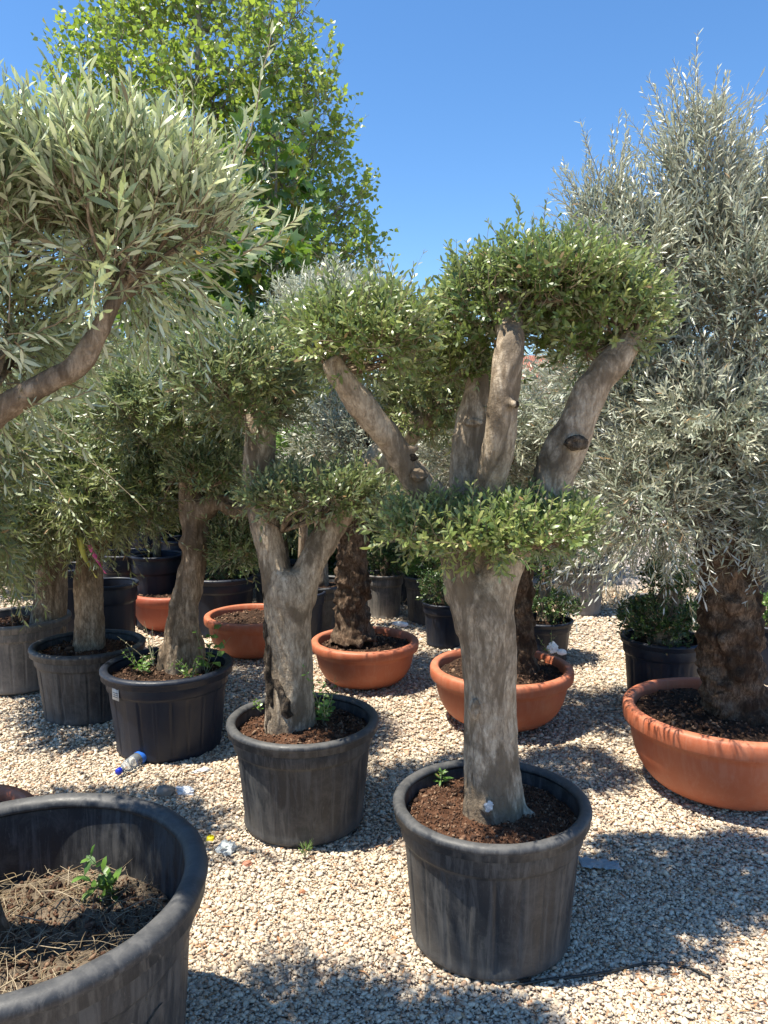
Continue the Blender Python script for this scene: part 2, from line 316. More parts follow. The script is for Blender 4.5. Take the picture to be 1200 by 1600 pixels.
# ------------------------------------------------------------ pots
def soil_mesh(mb, R, z, amp, seed, slope=(0, 0)):
    n = 26; seg = 56; V = [(0, 0, z)]; r_ = random.Random(seed)
    for i in range(1, n+1):
        for k in range(seg):
            a = 2*PI*k/seg; r = R*i/n; x, y = r*math.cos(a), r*math.sin(a)
            h = amp*(mnoise.fractal(Vector((x*9+seed, y*9, 0)), 0.8, 2.0, 4))+amp*0.5*mnoise.noise(Vector((x*40, y*40+seed, 3)))
            V.append((x, y, z+h+slope[0]*x+slope[1]*y+0.03*(1-(i/n)**2)))
    tri = np.array([[0, 1+k, 1+(k+1) % seg] for k in range(seg)])
    q = np.array([[1+i*seg+k, 1+(i+1)*seg+k, 1+(i+1)*seg+(k+1) % seg, 1+i*seg+(k+1) % seg] for i in range(n-1) for k in range(seg)])
    mb.add(np.array(V), [tri, q])
def add_soil(root, R, z, amp, mat, chip=600, seed=1, chipsize=0.006, slope=(0, 0), chipmat='chips'):
    mb = MB(); soil_mesh(mb, R, z, amp, seed, slope)
    r = R*np.sqrt(rng.uniform(0, 0.94, chip)); a = rng.uniform(0, 2*PI, chip); x, y = r*np.cos(a), r*np.sin(a)
    zz = np.array([amp*mnoise.fractal(Vector((p*9+seed, q*9, 0)), 0.8, 2.0, 4) for p, q in zip(x, y)])
    blobs(mb, np.stack([x, y, z+zz+slope[0]*x+slope[1]*y+0.03*(1-(r/R)**2)+0.003], -1), chipsize*rng.lognormal(0, 0.45, chip), 0.45, 0.25, mi=1)
    return link('soil', mb.mesh('soil'), [M[mat], M[chipmat]], root, (0, 0, 0))
def nursery_pot(label, loc, D, h, mat='pot', soil='soil', soil_z=None, seed=0, group='black nursery pots on the gravel', panels=22, seg=150, chip=700, category='plant pot', handle=False, amp=0.012, slope=(0, 0), chipsize=0.006, taper=0.79):
    root = thing('nursery_pot', label, category, loc, group)
    R = D/2; rl = 0.032*D; Rb = R*taper; rnd = random.Random(seed); ph = rnd.uniform(0, 6)
    Ri = R-rl*1.15
    def body_r(z): return Rb+(Ri-Rb)*(z/h)
    # rim: rolled lip
    c = (R-rl, h-rl*0.8); lip = []
    for k in range(13):
        t = math.radians(200-k*20-10); lip.append((c[0]+rl*math.cos(t), c[1]+rl*0.8*math.sin(t)))
    lip += [(R-rl*0.25, h-rl*2.3), (R-rl*0.5, h-rl*2.45), (body_r(h-rl*2)+0.002, h-rl*2.2)]
    wob = lambda a, Z: 1+0.008*np.sin(2*a+ph)+0.003*np.sin(3*a+ph*2)+0.0015*np.sin(17*a+ph)
    mb = MB(); lathe(mb, [(Ri-0.006, h-rl*2.2), (Ri-0.004, h-rl*1.2)]+lip, seg, wob); link('rim', mb.mesh('rim'), M[mat], root, (0, 0, 0))
    zc = h*0.76; prof = [(body_r(h-rl*2)-0.001, h-rl*1.9), (body_r(h*0.9)+0.004, h*0.88), (body_r(zc)+0.006, zc+0.006), (body_r(zc)+0.004, zc), (body_r(zc)-0.004, zc-0.004)]
    for t in np.linspace(0.96, 0.1, 16): prof.append((body_r(zc*t)-0.004, zc*t))
    prof += [(Rb+0.001, 0.04*h), (Rb-0.003, 0.018*h), (Rb-0.012, 0.0), (Rb*0.5, 0.0), (0.01, 0.0)]
    def bw(a, Z):
        w_ = wob(a, Z); m = np.clip((zc-0.01-Z)/0.02, 0, 1)*np.clip((Z-0.03*h)/0.03, 0, 1)
        s = ((a*panels/(2*PI)+ph) % 1.0); k_ = np.floor(a*panels/(2*PI)+ph); groove = -0.009*(k_ % 2)-0.016*np.exp(-((s-.06)/.05)**2)-0.004*np.sin(k_*2.3)
        dent = 0.006*np.sin(5*a+ph+Z*6)
        return w_*(1+m*groove+dent*m)
    mb = MB(); lathe(mb, prof, seg*2, bw)
    # inner wall
    sz = soil_z if soil_z is not None else h*0.84
    lathe(mb, [(Ri-0.012, h-rl*1.2), (body_r(h*0.8)-0.012, h*0.8), (body_r(h*0.55)-0.012, h*0.55), (body_r(h*0.3)-0.012, h*0.3)], seg, wob)
    link('body', mb.mesh('body'), M[mat], root, (0, 0, 0))
    # drainage feet openings
    if seed in (1, 2):
        for k in range(6):
            mb = MB(); a = 2*PI*k/6+ph; n = 5
            aa = np.linspace(a-0.07, a+0.07, n); r = (Rb+0.004)
            V = np.array([(r*math.cos(q), r*math.sin(q), z) for z in (0.004, 0.02*h+0.004) for q in aa])
            mb.add(V, np.array([[i, i+1, i+1+n, i+n] for i in range(n-1)])); link('drain_hole', mb.mesh('drain_hole'), M['hole'], root, (0, 0, 0))
    add_soil(root, body_r(sz)-0.008, sz, amp, soil, chip, seed+1, chipsize, slope)
    return root
M['hole'] = plain('dark_hole', (0.004, 0.004, 0.004), 1.0)
def bowl(label, loc, D, h, mat='terra', soil='soilD', seed=0, chip=500, seg=128):
    root = thing('terracotta_bowl', label, 'plant pot', loc, 'terracotta coloured bowl planters')
    R = D/2; b = 0.085*D; t = 0.012; Rb = R*0.45; wob = lambda a, Z: 1+0.005*np.sin(2*a+seed)+0.002*np.sin(5*a+seed)
    rim = [(R-0.052, h-0.035), (R-0.048, h-0.008), (R-0.040, h-.001), (R-0.03, h), (R-0.012, h-0.002), (R-0.004, h-0.008), (R, h-0.016), (R+.001, h-b*.5), (R-0.001, h-b*0.9), (R-0.004, h-b), (R-0.010, h-b-0.001), (R-0.034, h-b)]
    mb = MB(); lathe(mb, rim, seg, wob); link('rim', mb.mesh('rim'), M[mat], root, (0, 0, 0))
    prof = [(R-0.034, h-b+0.004), (R-0.026, h-b-0.004), (R-0.026, h-b-0.012), (R-0.034, h-b-0.016)]; zt = h-b-0.016; rt = R-0.034
    for k in range(1, 15):
        a = PI/2*k/15; prof.append((Rb+(rt-Rb)*math.cos(a)**0.8, 0.02+(zt-0.02)*(1-math.sin(a)**1.12)))
    prof += [(Rb, 0.018), (Rb+0.004, 0.012), (Rb+0.002, 0), (0.01, 0)]
    mb = MB(); lathe(mb, prof, seg, wob); lathe(mb, [(R-0.05, h-0.03), (R-0.06, h-0.1), (R-0.12, h-0.17)], seg, wob); link('body', mb.mesh('body'), M[mat], root, (0, 0, 0))
    add_soil(root, R-0.052, h-0.05, 0.014, soil, chip, seed+3, 0.007)
    return root

# ------------------------------------------------------------ trunks
def finish_trunk(name, tubes, spheres, voxel, mat, parent, amp=0.012, fl=(14, 2.2), seed=0, knob=0.0, sides=16):
    mb = MB()
    for t in tubes: s = spline(t, 6); tube(mb, s[:, :3], s[:, 3], sides)
    v, f = ico()
    for (c, r, sq) in spheres: mb.add(v*np.array([r, r, r*sq])+np.array(tuple(c)), f)
    me = mb.mesh(name); o = bpy.data.objects.new(name, me); COL.objects.link(o)
    md = o.modifiers.new('remesh', 'REMESH'); md.mode = 'VOXEL'; md.voxel_size = voxel; md.use_smooth_shade = True
    sm = o.modifiers.new('smooth', 'SMOOTH'); sm.iterations = 6; sm.factor = 0.6
    dg = bpy.context.evaluated_depsgraph_get(); me2 = bpy.data.meshes.new_from_object(o.evaluated_get(dg))
    bpy.data.objects.remove(o); bpy.data.meshes.remove(me)
    n = len(me2.vertices); co = np.empty(n*3, np.float32); me2.vertices.foreach_get('co', co); co = co.reshape(-1, 3)
    nr = np.empty(n*3, np.float32); me2.vertex_normals.foreach_get('vector', nr); nr = nr.reshape(-1, 3)
    d = np.empty(n)
    for i in range(n):
        x, y, z = map(float, co[i]); q = Vector((x*fl[0]+seed, y*fl[0], z*fl[1]))
        a = mnoise.noise(q)+0.5*mnoise.noise(q*2.3)+0.25*mnoise.noise(Vector((x*45, y*45, z*30+seed)))
        if knob: a += knob*(0.6-mnoise.voronoi(Vector((x*20, y*20, z*17+seed)))[0][0]*1.6)
        d[i] = a*amp
    co += nr*d[:, None]
    me2.vertices.foreach_set('co', co.ravel()); me2.update()
    return link(name, me2, mat, parent)
def L(px, py, Y, wpx, dz=0.0):
    """tube row from a pixel position, depth and width in photo pixels"""
    p = P(px, py, Y); ax = Y*math.cos(PITCH)+(H-p.z)*math.sin(PITCH); return (p.x, p.y, p.z+dz, wpx/2/F*ax)

# ------------------------------------------------------------ foliage
def leaf_batch(mb, base, ax, nr, ln, wd, curl=0.15, shape='lance', tint=None, mi=0):
    n = len(base); side = norm(np.cross(ax, nr)); ln = ln[:, None]; wd = wd[:, None]
    if shape == 'lance': rows = [(0, 0, 0), (0.32, 0.42, 1), (0.32, -0.42, 1), (0.68, 0.44, 1), (0.68, -0.44, 1), (1, 0, 0)]
    elif shape == 'oval': rows = [(0, 0, 0), (0.38, 0.5, 1), (0.38, -0.5, 1), (0.74, 0.46, 1), (0.74, -0.46, 1), (1, 0, 0)]
    elif shape == 'heart': rows = [(0, 0, 0), (0.3, 0.5, 1), (0.3, -0.5, 1), (0.6, 0.36, 1), (0.6, -0.36, 1), (1.05, 0, 0)]
    elif shape == 'lobed':
        pts = [(0, 0), (0.1, 0.45), (0.28, 0.22), (0.5, 0.52), (0.55, 0.2), (1.0, 0), (0.55, -0.2), (0.5, -0.52), (0.28, -0.22), (0.1, -0.45)]
        V = np.stack([base+ax*ln*t+side*wd*s-nr*ln*curl*(t*t+abs(s)*0.6) for t, s in pts], 1)
        c = base+ax*ln*0.35; V = np.concatenate([c[:, None], V], 1); k = 11
        f = np.array([[0, 1+(i+1) % 10, 1+i] for i in range(10)])
        mb.add(V.reshape(-1, 3), (f[None]+np.arange(n)[:, None, None]*k).reshape(-1, 3), np.repeat(tint if tint is not None else rng.uniform(0, 1, n), k), mi); return
    V = np.stack([base+ax*ln*t+side*wd*s+nr*(0.18*wd*abs(s)*1.0)-nr*ln*curl*t*t for t, s, q in rows], 1)
    k = np.arange(n)[:, None]*6
    tri = np.concatenate([k+np.array([[0, 2, 1]]), k+np.array([[3, 4, 5]])], 0); quad = k+np.array([[1, 2, 4, 3]])
    mb.add(V.reshape(-1, 3), [tri[:, ::-1], quad[:, ::-1]], np.repeat(tint if tint is not None else rng.uniform(0, 1, n), 6), mi)
def shoots(mb, base, d, length, leaf=(0.045, 0.011), nodes=6, angle=0.75, grav=0.0, shape='lance', stem=0.0014, start=0.15, per=2, curl=0.15, tint=None, dist='opp', spread=0.5):
    """base (S,3), d (S,3) unit; leaves in opposite pairs up each shoot"""
    S = len(base); length = np.broadcast_to(length, (S,)); rp = rng.normal(size=(S, 3)); u = norm(rp-d*np.sum(rp*d, 1, keepdims=True)); v = np.cross(d, u)
    bend = rng.normal(0, 0.25, (S, 3)); bend[:, 2] += grav
    def pos(t): return base+(d*t+bend*t*t*0.5)*length[:, None]
    stint = rng.normal(0.38, 0.2, S)+.12*(np.sin(base[:, 0]*11)+np.sin(base[:, 1]*13+base[:, 2]*9)) if tint is None else tint
    for k in range(nodes):
        t = start+(1-start)*(k+0.5)/nodes; p = pos(t); dd = norm(d+bend*t)
        for q in range(per):
            phi = k*PI/2+q*PI*2/per+rng.normal(0, 0.35, S); sd = np.cos(phi)[:, None]*u+np.sin(phi)[:, None]*v
            a = rng.normal(angle*(1.15-0.45*t), 0.2, S)[:, None]; ax = norm(dd*np.cos(a)+sd*np.sin(a)+rng.normal(0, 0.12, (S, 3))); nr = norm(dd*np.sin(a)-sd*np.cos(a)+rng.normal(0, spread*0.5, (S, 3)))
            nr = norm(nr-ax*np.sum(nr*ax, 1, keepdims=True))
            sz = rng.lognormal(0, 0.18, S)*(1.0-0.35*abs(t-0.45)); keep = rng.uniform(0, 1, S) > 0.08
            tt = np.clip(stint+0.28*t+rng.normal(0, 0.14, S), 0.06, 1); tt[rng.uniform(0, 1, S) < .02] = 0
            leaf_batch(mb, p[keep], ax[keep], nr[keep], (leaf[0]*sz)[keep], (leaf[1]*sz)[keep], curl, shape, tt[keep])
    # stems: three-sided strips
    ts = np.linspace(0, 1, 4); ring = []
    for t in ts:
        p = pos(t); r = stem*(1.15-0.7*t)
        for k in range(3): ring.append(p+r*(math.cos(k*2.094)*u+math.sin(k*2.094)*v))
    V = np.stack(ring, 1); fs = np.array([[i*3+k, i*3+(k+1) % 3, (i+1)*3+(k+1) % 3, (i+1)*3+k] for i in range(3) for k in range(3)])
    mb.add(V.reshape(-1, 3), (fs[None]+np.arange(S)[:, None, None]*12).reshape(-1, 4), None, 1)
def pad_points(n, c, r, nl=9, inner=0.45, below=0.35, seed=None, pw=2.7, rough=0.24):
    """points spread through an uneven rounded-box cloud; returns base, outward normal"""
    g = np.random.default_rng(seed) if seed is not None else rng
    c = np.array(tuple(c)); r = np.array(r); m = n*3
    dv = norm(g.normal(size=(m, 3))*np.array([1, 1, .8])); R_ = np.sum(np.abs(dv)**pw, 1)**(-1/pw)
    w_ = np.zeros(m)
    for k in range(7):
        a = g.normal(size=3)*(2.2+k*1.1); w_ += np.sin(dv@a+g.uniform(0, 6))/(1.3+k*.55)
    R_ = R_*(1-rough*.45+rough*w_*.55)
    f = g.uniform(inner, 1, m)**.6
    p = dv*(R_*f)[:, None]; keep = (dv[:, 2] > -0.25) | (g.uniform(0, 1, m) < below)
    # thin out in clumps so that gaps and dark hollows show
    q = p*r; cl_ = np.sin(q[:, 0]*19+g.uniform(0, 6))+np.sin(q[:, 1]*21+g.uniform(0, 6))+np.sin(q[:, 2]*23+g.uniform(0, 6))
    keep &= (cl_ > -1.5) | (g.uniform(0, 1, m) < .35)
    p, dv = p[keep][:n], dv[keep][:n]
    return c+p*r, norm(dv/r*r.min()+dv*.3)
def pad(mb, box, Y, dy, dens=1.0, leaf=(0.04, 0.011), ln=(0.07, 0.14), up=0.7, nodes=5, shape='lance', grav=0.0, seed=None, nl=9, below=0.4, inner=0.4, **kw):
    x0, x1, y0, y1 = box; a = P(x0, y0, Y); b = P(x1, y1, Y); c = (a+b)/2; rx = abs(b.x-a.x)/2; rz = abs(a.z-b.z)/2
    mean = sum(ln)/2*0.6; rx_, rz_, ry_ = max(rx-mean*0.6, rx*0.55), max(rz-mean*0.85, rz*0.45), max(dy-mean*0.5, dy*0.6)
    area = 4*PI*((rx_*rz_)**1.6/3+(rx_*ry_)**1.6/3+(ry_*rz_)**1.6/3)**(1/1.6)
    n = int(area*dens*1050*(0.04/leaf[0])**1.0)
    base, nr = pad_points(n, c, (rx_, ry_, rz_), nl, inner, below, seed)
    d = norm(nr*0.8+np.array([0, 0, up])+rng.normal(0, 0.38, (len(base), 3)))
    lns = rng.uniform(ln[0], ln[1], len(base))*np.where(rng.uniform(0, 1, len(base)) < .05, 1.45, 1)
    shoots(mb, base, d, lns, leaf, nodes, shape=shape, grav=grav, **kw)
    return c, (rx_, ry_, rz_)
def branchlets(mb, start, c, r, n=14, rad=0.009, seed=1):
    g = np.random.default_rng(seed); s = np.array(tuple(start)); c = np.array(tuple(c)); r = np.array(r)
    for k in range(n):
        d = norm(g.normal(size=3)); e = c+d*r*g.uniform(0.5, 0.95); m = (s+e)/2+g.normal(0, 0.15, 3)*r
        pts = spline([(*s, rad), (*m, rad*0.6), (*e, rad*0.22)], 5)
        tube(mb, pts[:, :3], pts[:, 3], 5, cap=False)
        for q in range(3):
            a = pts[g.integers(4, len(pts)-1), :3]; e2 = a+norm(g.normal(size=3)+np.array([0, 0, 0.3]))*r*g.uniform(0.2, 0.5)
            tube(mb, [a, (a+e2)/2+g.normal(0, 0.012, 3), e2], [rad*0.35, rad*0.22, rad*0.1], 4, cap=False)
def whip(mb, p0, p1, sag=0.0, leaf=(0.05, 0.01), n=16, per=2, r=0.0028, shape='lance', angle=0.6, tintc=0.5):
    """one long leafy twig between two points"""
    p0 = np.array(tuple(p0)); p1 = np.array(tuple(p1)); m = (p0+p1)/2+np.array([0, 0, sag]); t = np.linspace(0, 1, n+2)[:, None]
    c = (1-t)**2*p0+2*t*(1-t)*m+t*t*p1; c += np.cumsum(rng.normal(0, 0.0025, c.shape), 0)*np.sin(PI*t)
    tube(mb, c, np.linspace(r, r*0.35, len(c)), 4, mi=1, cap=False)
    d = norm(np.gradient(c, axis=0))[1:-1]; p = c[1:-1]; u = norm(np.cross(d, [0.2, 0.3, 1.0])); v = np.cross(d, u)
    for q in range(per):
        phi = np.arange(n)*PI/2+q*2*PI/per+rng.normal(0, 0.3, n); sd = np.cos(phi)[:, None]*u+np.sin(phi)[:, None]*v
        a = rng.normal(angle, 0.15, n)[:, None]; ax = norm(d*np.cos(a)+sd*np.sin(a)); nr = norm(d*np.sin(a)-sd*np.cos(a)+rng.normal(0, 0.2, (n, 3))); nr = norm(nr-ax*np.sum(nr*ax, 1, keepdims=True))
        sz = rng.lognormal(0, 0.15, n)*np.linspace(1.05, 0.7, n)
        leaf_batch(mb, p, ax, nr, leaf[0]*sz, leaf[1]*sz, 0.15, shape, np.clip(rng.normal(tintc, 0.2, n), 0, 1))
def crown(root, pads, leafmat, starts=None, name='foliage', bmat='barkB', **common):
    """each pad is a foliage part; returns nothing"""
    for k, pd in enumerate(pads):
        pd = dict(pd); st = pd.pop('start', None); wh = pd.pop('whips', []); nb = pd.pop('nb', 12); br = pd.pop('br', 0.009); kw = dict(common); kw.update(pd); nw = kw.pop('nw', 0); wl = kw.pop('wl', (.1, .2)); wu = kw.pop('wu', .7)
        mb = MB(); c, r = pad(mb, **kw)
        if nw:
            for q in range(nw):
                d = norm(rng.normal(size=3)*np.array([1, 1, .7])+np.array([0, 0, .45])); p0 = np.array(tuple(c))+d*np.array(r)*rng.uniform(.7, .95); l_ = rng.uniform(*wl)
                p1 = p0+norm(d*.7+np.array([0, 0, wu])+rng.normal(0, .25, 3))*l_
                whip(mb, p0, p1, rng.uniform(-.02, .02), leaf=(kw.get('leaf', (0.05, 0.01))[0]*.95, kw.get('leaf', (0.05, 0.01))[1]), shape=kw.get('shape', 'lance'), tintc=0.7, n=max(5, int(l_/.02)), r=.002)
        for w_ in wh: whip(mb, *w_, leaf=kw.get('leaf', (0.05, 0.01)), shape=kw.get('shape', 'lance'), tintc=0.75)
        link('foliage', mb.mesh('foliage'), [M[leafmat], M['stem']], root)
        if st is not None:
            mb = MB(); branchlets(mb, st, c, r, nb, br, seed=k+11); link('branches', mb.mesh('branches'), M[bmat], root)

# ================================================================ POTS
def at(px, Y, zr): # x for a pot whose rim centre shows at px
    ax = Y*math.cos(PITCH)+(H-zr)*math.sin(PITCH); return ((px-600)/F*ax, Y, 0)
pA = at(767, 2.40, .452); pB = at(474, 3.15, .44); pC = at(262, 3.94, .44); pD = at(138, 4.42, .42); pF = at(30, 4.95, .44)
pE = (-0.86, 1.70, 0); pG = at(570, 4.94, .3); pH = at(783, 4.27, .33); pI = at(1135, 3.42, .39); pJ = at(396, 5.62, .31); pK = at(272, 6.4, .31)
nursery_pot('scuffed black plastic pot of the front olive with the forked bare trunk', pA, .634, .455, 'pot', 'soil', .388, 1, chip=3500, chipsize=.0032, taper=.815)
nursery_pot('dusty black plastic pot with weeds beside the trunk, grass blades at its foot', pB, .64, .445, 'pot', 'soil', .38, 2, chip=2200, chipsize=.004)
nursery_pot('clean navy black pot with a white tag below its rim', pC, .67, .44, 'potN', 'soilD', .38, 3)
nursery_pot('grey streaked black pot left of the pot with the white tag', pD, .64, .42, 'pot', 'soil', .36, 4)
nursery_pot('dusty grey-black pot at the left edge behind another black pot', pF, .64, .45, 'potG', 'soil', .385, 5)
nursery_pot('big round black tub with thick rim cut by the lower left corner', pE, .89, .60, 'pot', 'soilG', .38, 6, seg=200, panels=14, chip=3500, amp=0.03, taper=.84, chipsize=.0045)
bowl('terracotta bowl holding the burled trunk in the middle, plastic scraps in its mulch', pG, .70, .30, seed=1)
bowl('terracotta bowl right behind the front olive trunk', pH, .80, .33, seed=2)
bowl('largest terracotta bowl at the right edge under the silver olive', pI, .90, .39, seed=3, chip=900)
bowl('terracotta bowl half hidden behind the second olive trunk', pJ, .72, .31, seed=4)
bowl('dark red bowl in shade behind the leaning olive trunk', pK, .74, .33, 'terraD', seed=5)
bowl('terracotta bowl of which only a sliver shows at the left frame edge', (-1.56, 2.62, 0), .62, .26, seed=6)

# ================================================================ MAIN OLIVE (A)
Y = pA[1]
tA = thing('olive_tree', 'front cloud-pruned olive with thick pale trunk and four stout bare limbs', 'tree', (pA[0], Y, .37), 'potted olive trees')
tubes = [[L(778, 1330, Y, 92), L(775, 1270, Y, 98), L(768, 1200, Y, 88), L(766, 1100, Y, 82), L(763, 1000, Y, 88), L(754, 940, Y, 86), L(752, 905, Y+.03, 60)],
         [L(812, 1320, Y-.02, 40), L(805, 1275, Y-.02, 44), L(790, 1200, Y, 40), L(785, 1100, Y, 35)],
         [L(740, 1310, Y-.04, 40), L(742, 1260, Y-.03, 36), L(745, 1180, Y, 36)],
         [L(738, 985, Y-.01, 50), L(722, 920, Y-.01, 50), L(706, 860, Y+.01, 50), L(685, 790, Y+.03, 47), L(655, 755, Y, 47), L(610, 690, Y-.04, 43), L(570, 640, Y-.08, 43), L(532, 590, Y-.12, 42), L(515, 560, Y-.12, 34)],
         [L(748, 920, Y+.06, 60), L(734, 840, Y+.1, 56), L(727, 760, Y+.14, 50), L(731, 690, Y+.16, 52), L(745, 620, Y+.17, 44), L(750, 570, Y+.18, 30)],
         [L(750, 950, Y+.03, 60), L(755, 850, Y+.04, 50), L(763, 770, Y-.04, 50), L(780, 690, Y-.1, 50), L(790, 600, Y-.13, 46), L(797, 540, Y-.12, 46), L(795, 500, Y-.06, 42), L(795, 450, Y+.02, 30)],
         [L(766, 985, Y-.01, 64), L(778, 910, Y-.01, 60), L(808, 845, Y+.02, 60), L(848, 795, Y+.04, 66), L(868, 740, Y+.02, 66), L(892, 680, Y, 60), L(925, 610, Y, 53), L(962, 562, Y, 50), L(990, 525, Y+.02, 34)]]
sph = [(P(760, 1262, Y-.09), .028, .6), (P(826, 1280, Y-.03), .045, .8), (P(738, 1292, Y-.05), .04, .7), (P(895, 692, Y-.03), .042, .7), (P(742, 1110, Y-.06), .022, 1.2), (P(650, 700, Y-.05), .02, 1), (P(803, 632, Y-.18), .014, 1)]
trA = finish_trunk('trunk', tubes, sph, .0085, M['bark'], tA, .0095, (15, 3.2), 2)
def knot(p, r, sq=(1, .5, .7), seed=1, mat='barkD', root=None):
    bm = bmesh.new(); bmesh.ops.create_icosphere(bm, subdivisions=4, radius=1)
    for v in bm.verts:
        c = v.co.copy(); ring = math.hypot(c.x, c.z); dent = -.9*max(0, .55-ring) if c.y < 0 else 0
        n = .22*mnoise.noise(c*2+Vector((seed, 0, 0)))+.10*mnoise.noise(c*6+Vector((seed, 0, 0))); c = c*(1+n); c.y -= dent
        v.co = Vector((c.x*sq[0], c.y*sq[1], c.z*sq[2]))*r
    me = bpy.data.meshes.new('knot'); bm.to_mesh(me); bm.free()
    me.transform(__import__('mathutils').Matrix.Translation(p)); link('knot', me, M[mat], root or tA)
knot(P(900, 692, Y-.068), .036, (1, .55, .62), 3); knot(P(804, 632, Y-.150), .013, (1, .5, .9), 4)
knot(P(742, 1108, Y-.078), .024, (.8, .4, 1.3), 5, 'bark'); knot(P(706, 920, Y-.0), .034, (.7, .8, 1.5), 6, 'bark'); knot(P(738, 660, Y+.115), .03, (1, .5, .5), 7, 'bark'); knot(P(655, 742, Y-.055), .026, (1, .6, .8), 8, 'bark'); knot(P(640, 715, Y-.05), .016, (1.6, .5, .8), 9)
c_ = dict(leaf=(.028, .0086), ln=(.05, .13), shape='oval', dens=1.2, up=.75, spread=.8, nodes=6, nw=26, wl=(.08, .19))
crown(tA, [dict(box=(575, 955, 792, 872), Y=Y-.05, dy=.32, start=P(755, 860, Y), seed=31, nb=16, nl=13, inner=.3),
           dict(box=(668, 850, 410, 580), Y=Y+.12, dy=.27, start=P(794, 480, Y-.02), seed=32, below=.6, whips=[(P(805, 400, Y), P(803, 305, Y), 0), (P(790, 410, Y), P(792, 345, Y), 0)]),
           dict(box=(815, 1040, 395, 590), Y=Y+.12, dy=.28, start=P(985, 545, Y+.08), seed=33, below=.6, whips=[(P(900, 400, Y), P(893, 355, Y), 0)]),
           dict(box=(740, 960, 385, 520), Y=Y+.04, dy=.28, start=P(794, 480, Y-.02), seed=36, below=.6, nb=8),
           dict(box=(452, 685, 462, 618), Y=Y-.02, dy=.30, start=P(528, 585, Y), seed=34, below=.5, whips=[(P(600, 500, Y), P(612, 432, Y), 0), (P(640, 500, Y), P(648, 450, Y), 0), (P(560, 500, Y), P(557, 452, Y), 0)]),
           dict(box=(655, 775, 540, 625), Y=Y+.25, dy=.16, start=P(748, 590, Y+.18), seed=35, nb=6, below=.9)],
      'leafA', **c_)
# ================================================================ SECOND OLIVE (B)
Y = pB[1]
tB = thing('olive_tree', 'second cloud-pruned olive with white patched trunk forking low into two limbs', 'tree', (pB[0], Y, .37), 'potted olive trees')
tubes = [[L(450, 1170, Y, 78), L(452, 1120, Y, 80), L(455, 1050, Y, 70), L(450, 980, Y, 72), L(452, 925, Y, 78), L(452, 890, Y, 60)],
         [L(430, 1160, Y, 40), L(432, 1100, Y, 32), L(430, 1000, Y, 30), L(430, 930, Y, 30)],
         [L(492, 1165, Y, 30), L(484, 1130, Y, 26), L(476, 1080, Y, 26)],
         [L(438, 940, Y, 50), L(426, 880, Y, 44), L(412, 810, Y, 44), L(404, 740, Y, 50), L(408, 680, Y, 48), L(398, 640, Y, 36)],
         [L(468, 940, Y, 50), L(486, 880, Y, 46), L(520, 820, Y+.05, 46), L(560, 760, Y+.1, 50), L(600, 710, Y+.15, 48), L(650, 665, Y+.2, 40), L(690, 630, Y+.2, 30)]]
finish_trunk('trunk', tubes, [(P(470, 940, Y-.07), .025, 1)], .01, M['bark'], tB, .010, (13, 2.6), 9)
finish_trunk('bark_strip', [[L(424, 1150, Y-.05, 22), L(426, 1090, Y-.05, 22), L(421, 1030, Y-.04, 20), L(423, 970, Y-.035, 18), L(421, 925, Y-.02, 12)], [L(432, 1060, Y-.075, 10), L(445, 1100, Y-.1, 16), L(455, 1120, Y-.105, 14)]], [], .007, M['barkD'], tB, .016, (30, 14), 71, sides=10)
c_ = dict(leaf=(.038, .0095), ln=(.06, .15), shape='lance', dens=1.05, up=.7, nodes=6, nw=26, wl=(.1, .24))
crown(tB, [dict(box=(255, 490, 505, 695), Y=Y, dy=.36, start=P(402, 660, Y), seed=41, below=.7, nb=16),
           dict(box=(385, 625, 748, 815), Y=Y-.05, dy=.3, start=P(440, 830, Y), seed=42, below=.5, leaf=(.031, .0095), shape='oval'),
           dict(box=(585, 790, 535, 710), Y=Y+.25, dy=.3, start=P(680, 640, Y+.2), seed=43, below=.8),
           dict(box=(420, 560, 470, 600), Y=Y+.25, dy=.25, start=P(402, 660, Y), seed=44, below=.8, nb=6)], 'leafB', **c_)
# ================================================================ THIRD OLIVE (C)
Y = pC[1]
tC = thing('olive_tree', 'leaning olive with fissured trunk rising from the white-tagged pot', 'tree', (pC[0], Y, .37), 'potted olive trees')
tubes = [[L(274, 1080, Y, 56), L(276, 1030, Y, 50), L(284, 970, Y, 42), L(300, 900, Y, 40), L(303, 840, Y, 42), L(296, 790, Y, 40), L(290, 740, Y, 30), L(270, 690, Y, 28), L(258, 650, Y, 22)],
         [L(252, 1075, Y, 34), L(264, 1010, Y-.03, 24), L(284, 930, Y-.04, 20), L(300, 860, Y-.02, 18)], [L(304, 1075, Y, 34), L(306, 1010, Y, 24), L(298, 950, Y-.03, 20), L(285, 890, Y, 18)],
         [L(300, 810, Y, 40), L(335, 785, Y-.03, 30), L(368, 797, Y-.05, 26), L(395, 800, Y, 24), L(412, 770, Y+.05, 16)]]
finish_trunk('trunk', tubes, [(P(285, 850, Y-.05), .03, 1.3)], .012, M['barkB'], tC, .021, (20, 3.0), 15)
crown(tC, [dict(box=(140, 410, 545, 725), Y=Y, dy=.45, start=P(262, 670, Y), seed=51, below=.8),
           dict(box=(262, 400, 700, 785), Y=Y-.1, dy=.22, start=P(300, 770, Y), seed=52, nb=8),
           dict(box=(318, 430, 815, 900), Y=Y+.1, dy=.2, start=P(370, 797, Y), seed=53, nb=8),
           dict(box=(170, 290, 700, 850), Y=Y+.15, dy=.2, start=P(280, 730, Y), seed=55, nb=6, up=.1), dict(box=(190, 400, 640, 800), Y=Y+.3, dy=.25, start=P(270, 700, Y), seed=54, nb=6)], 'leafB', **c_)
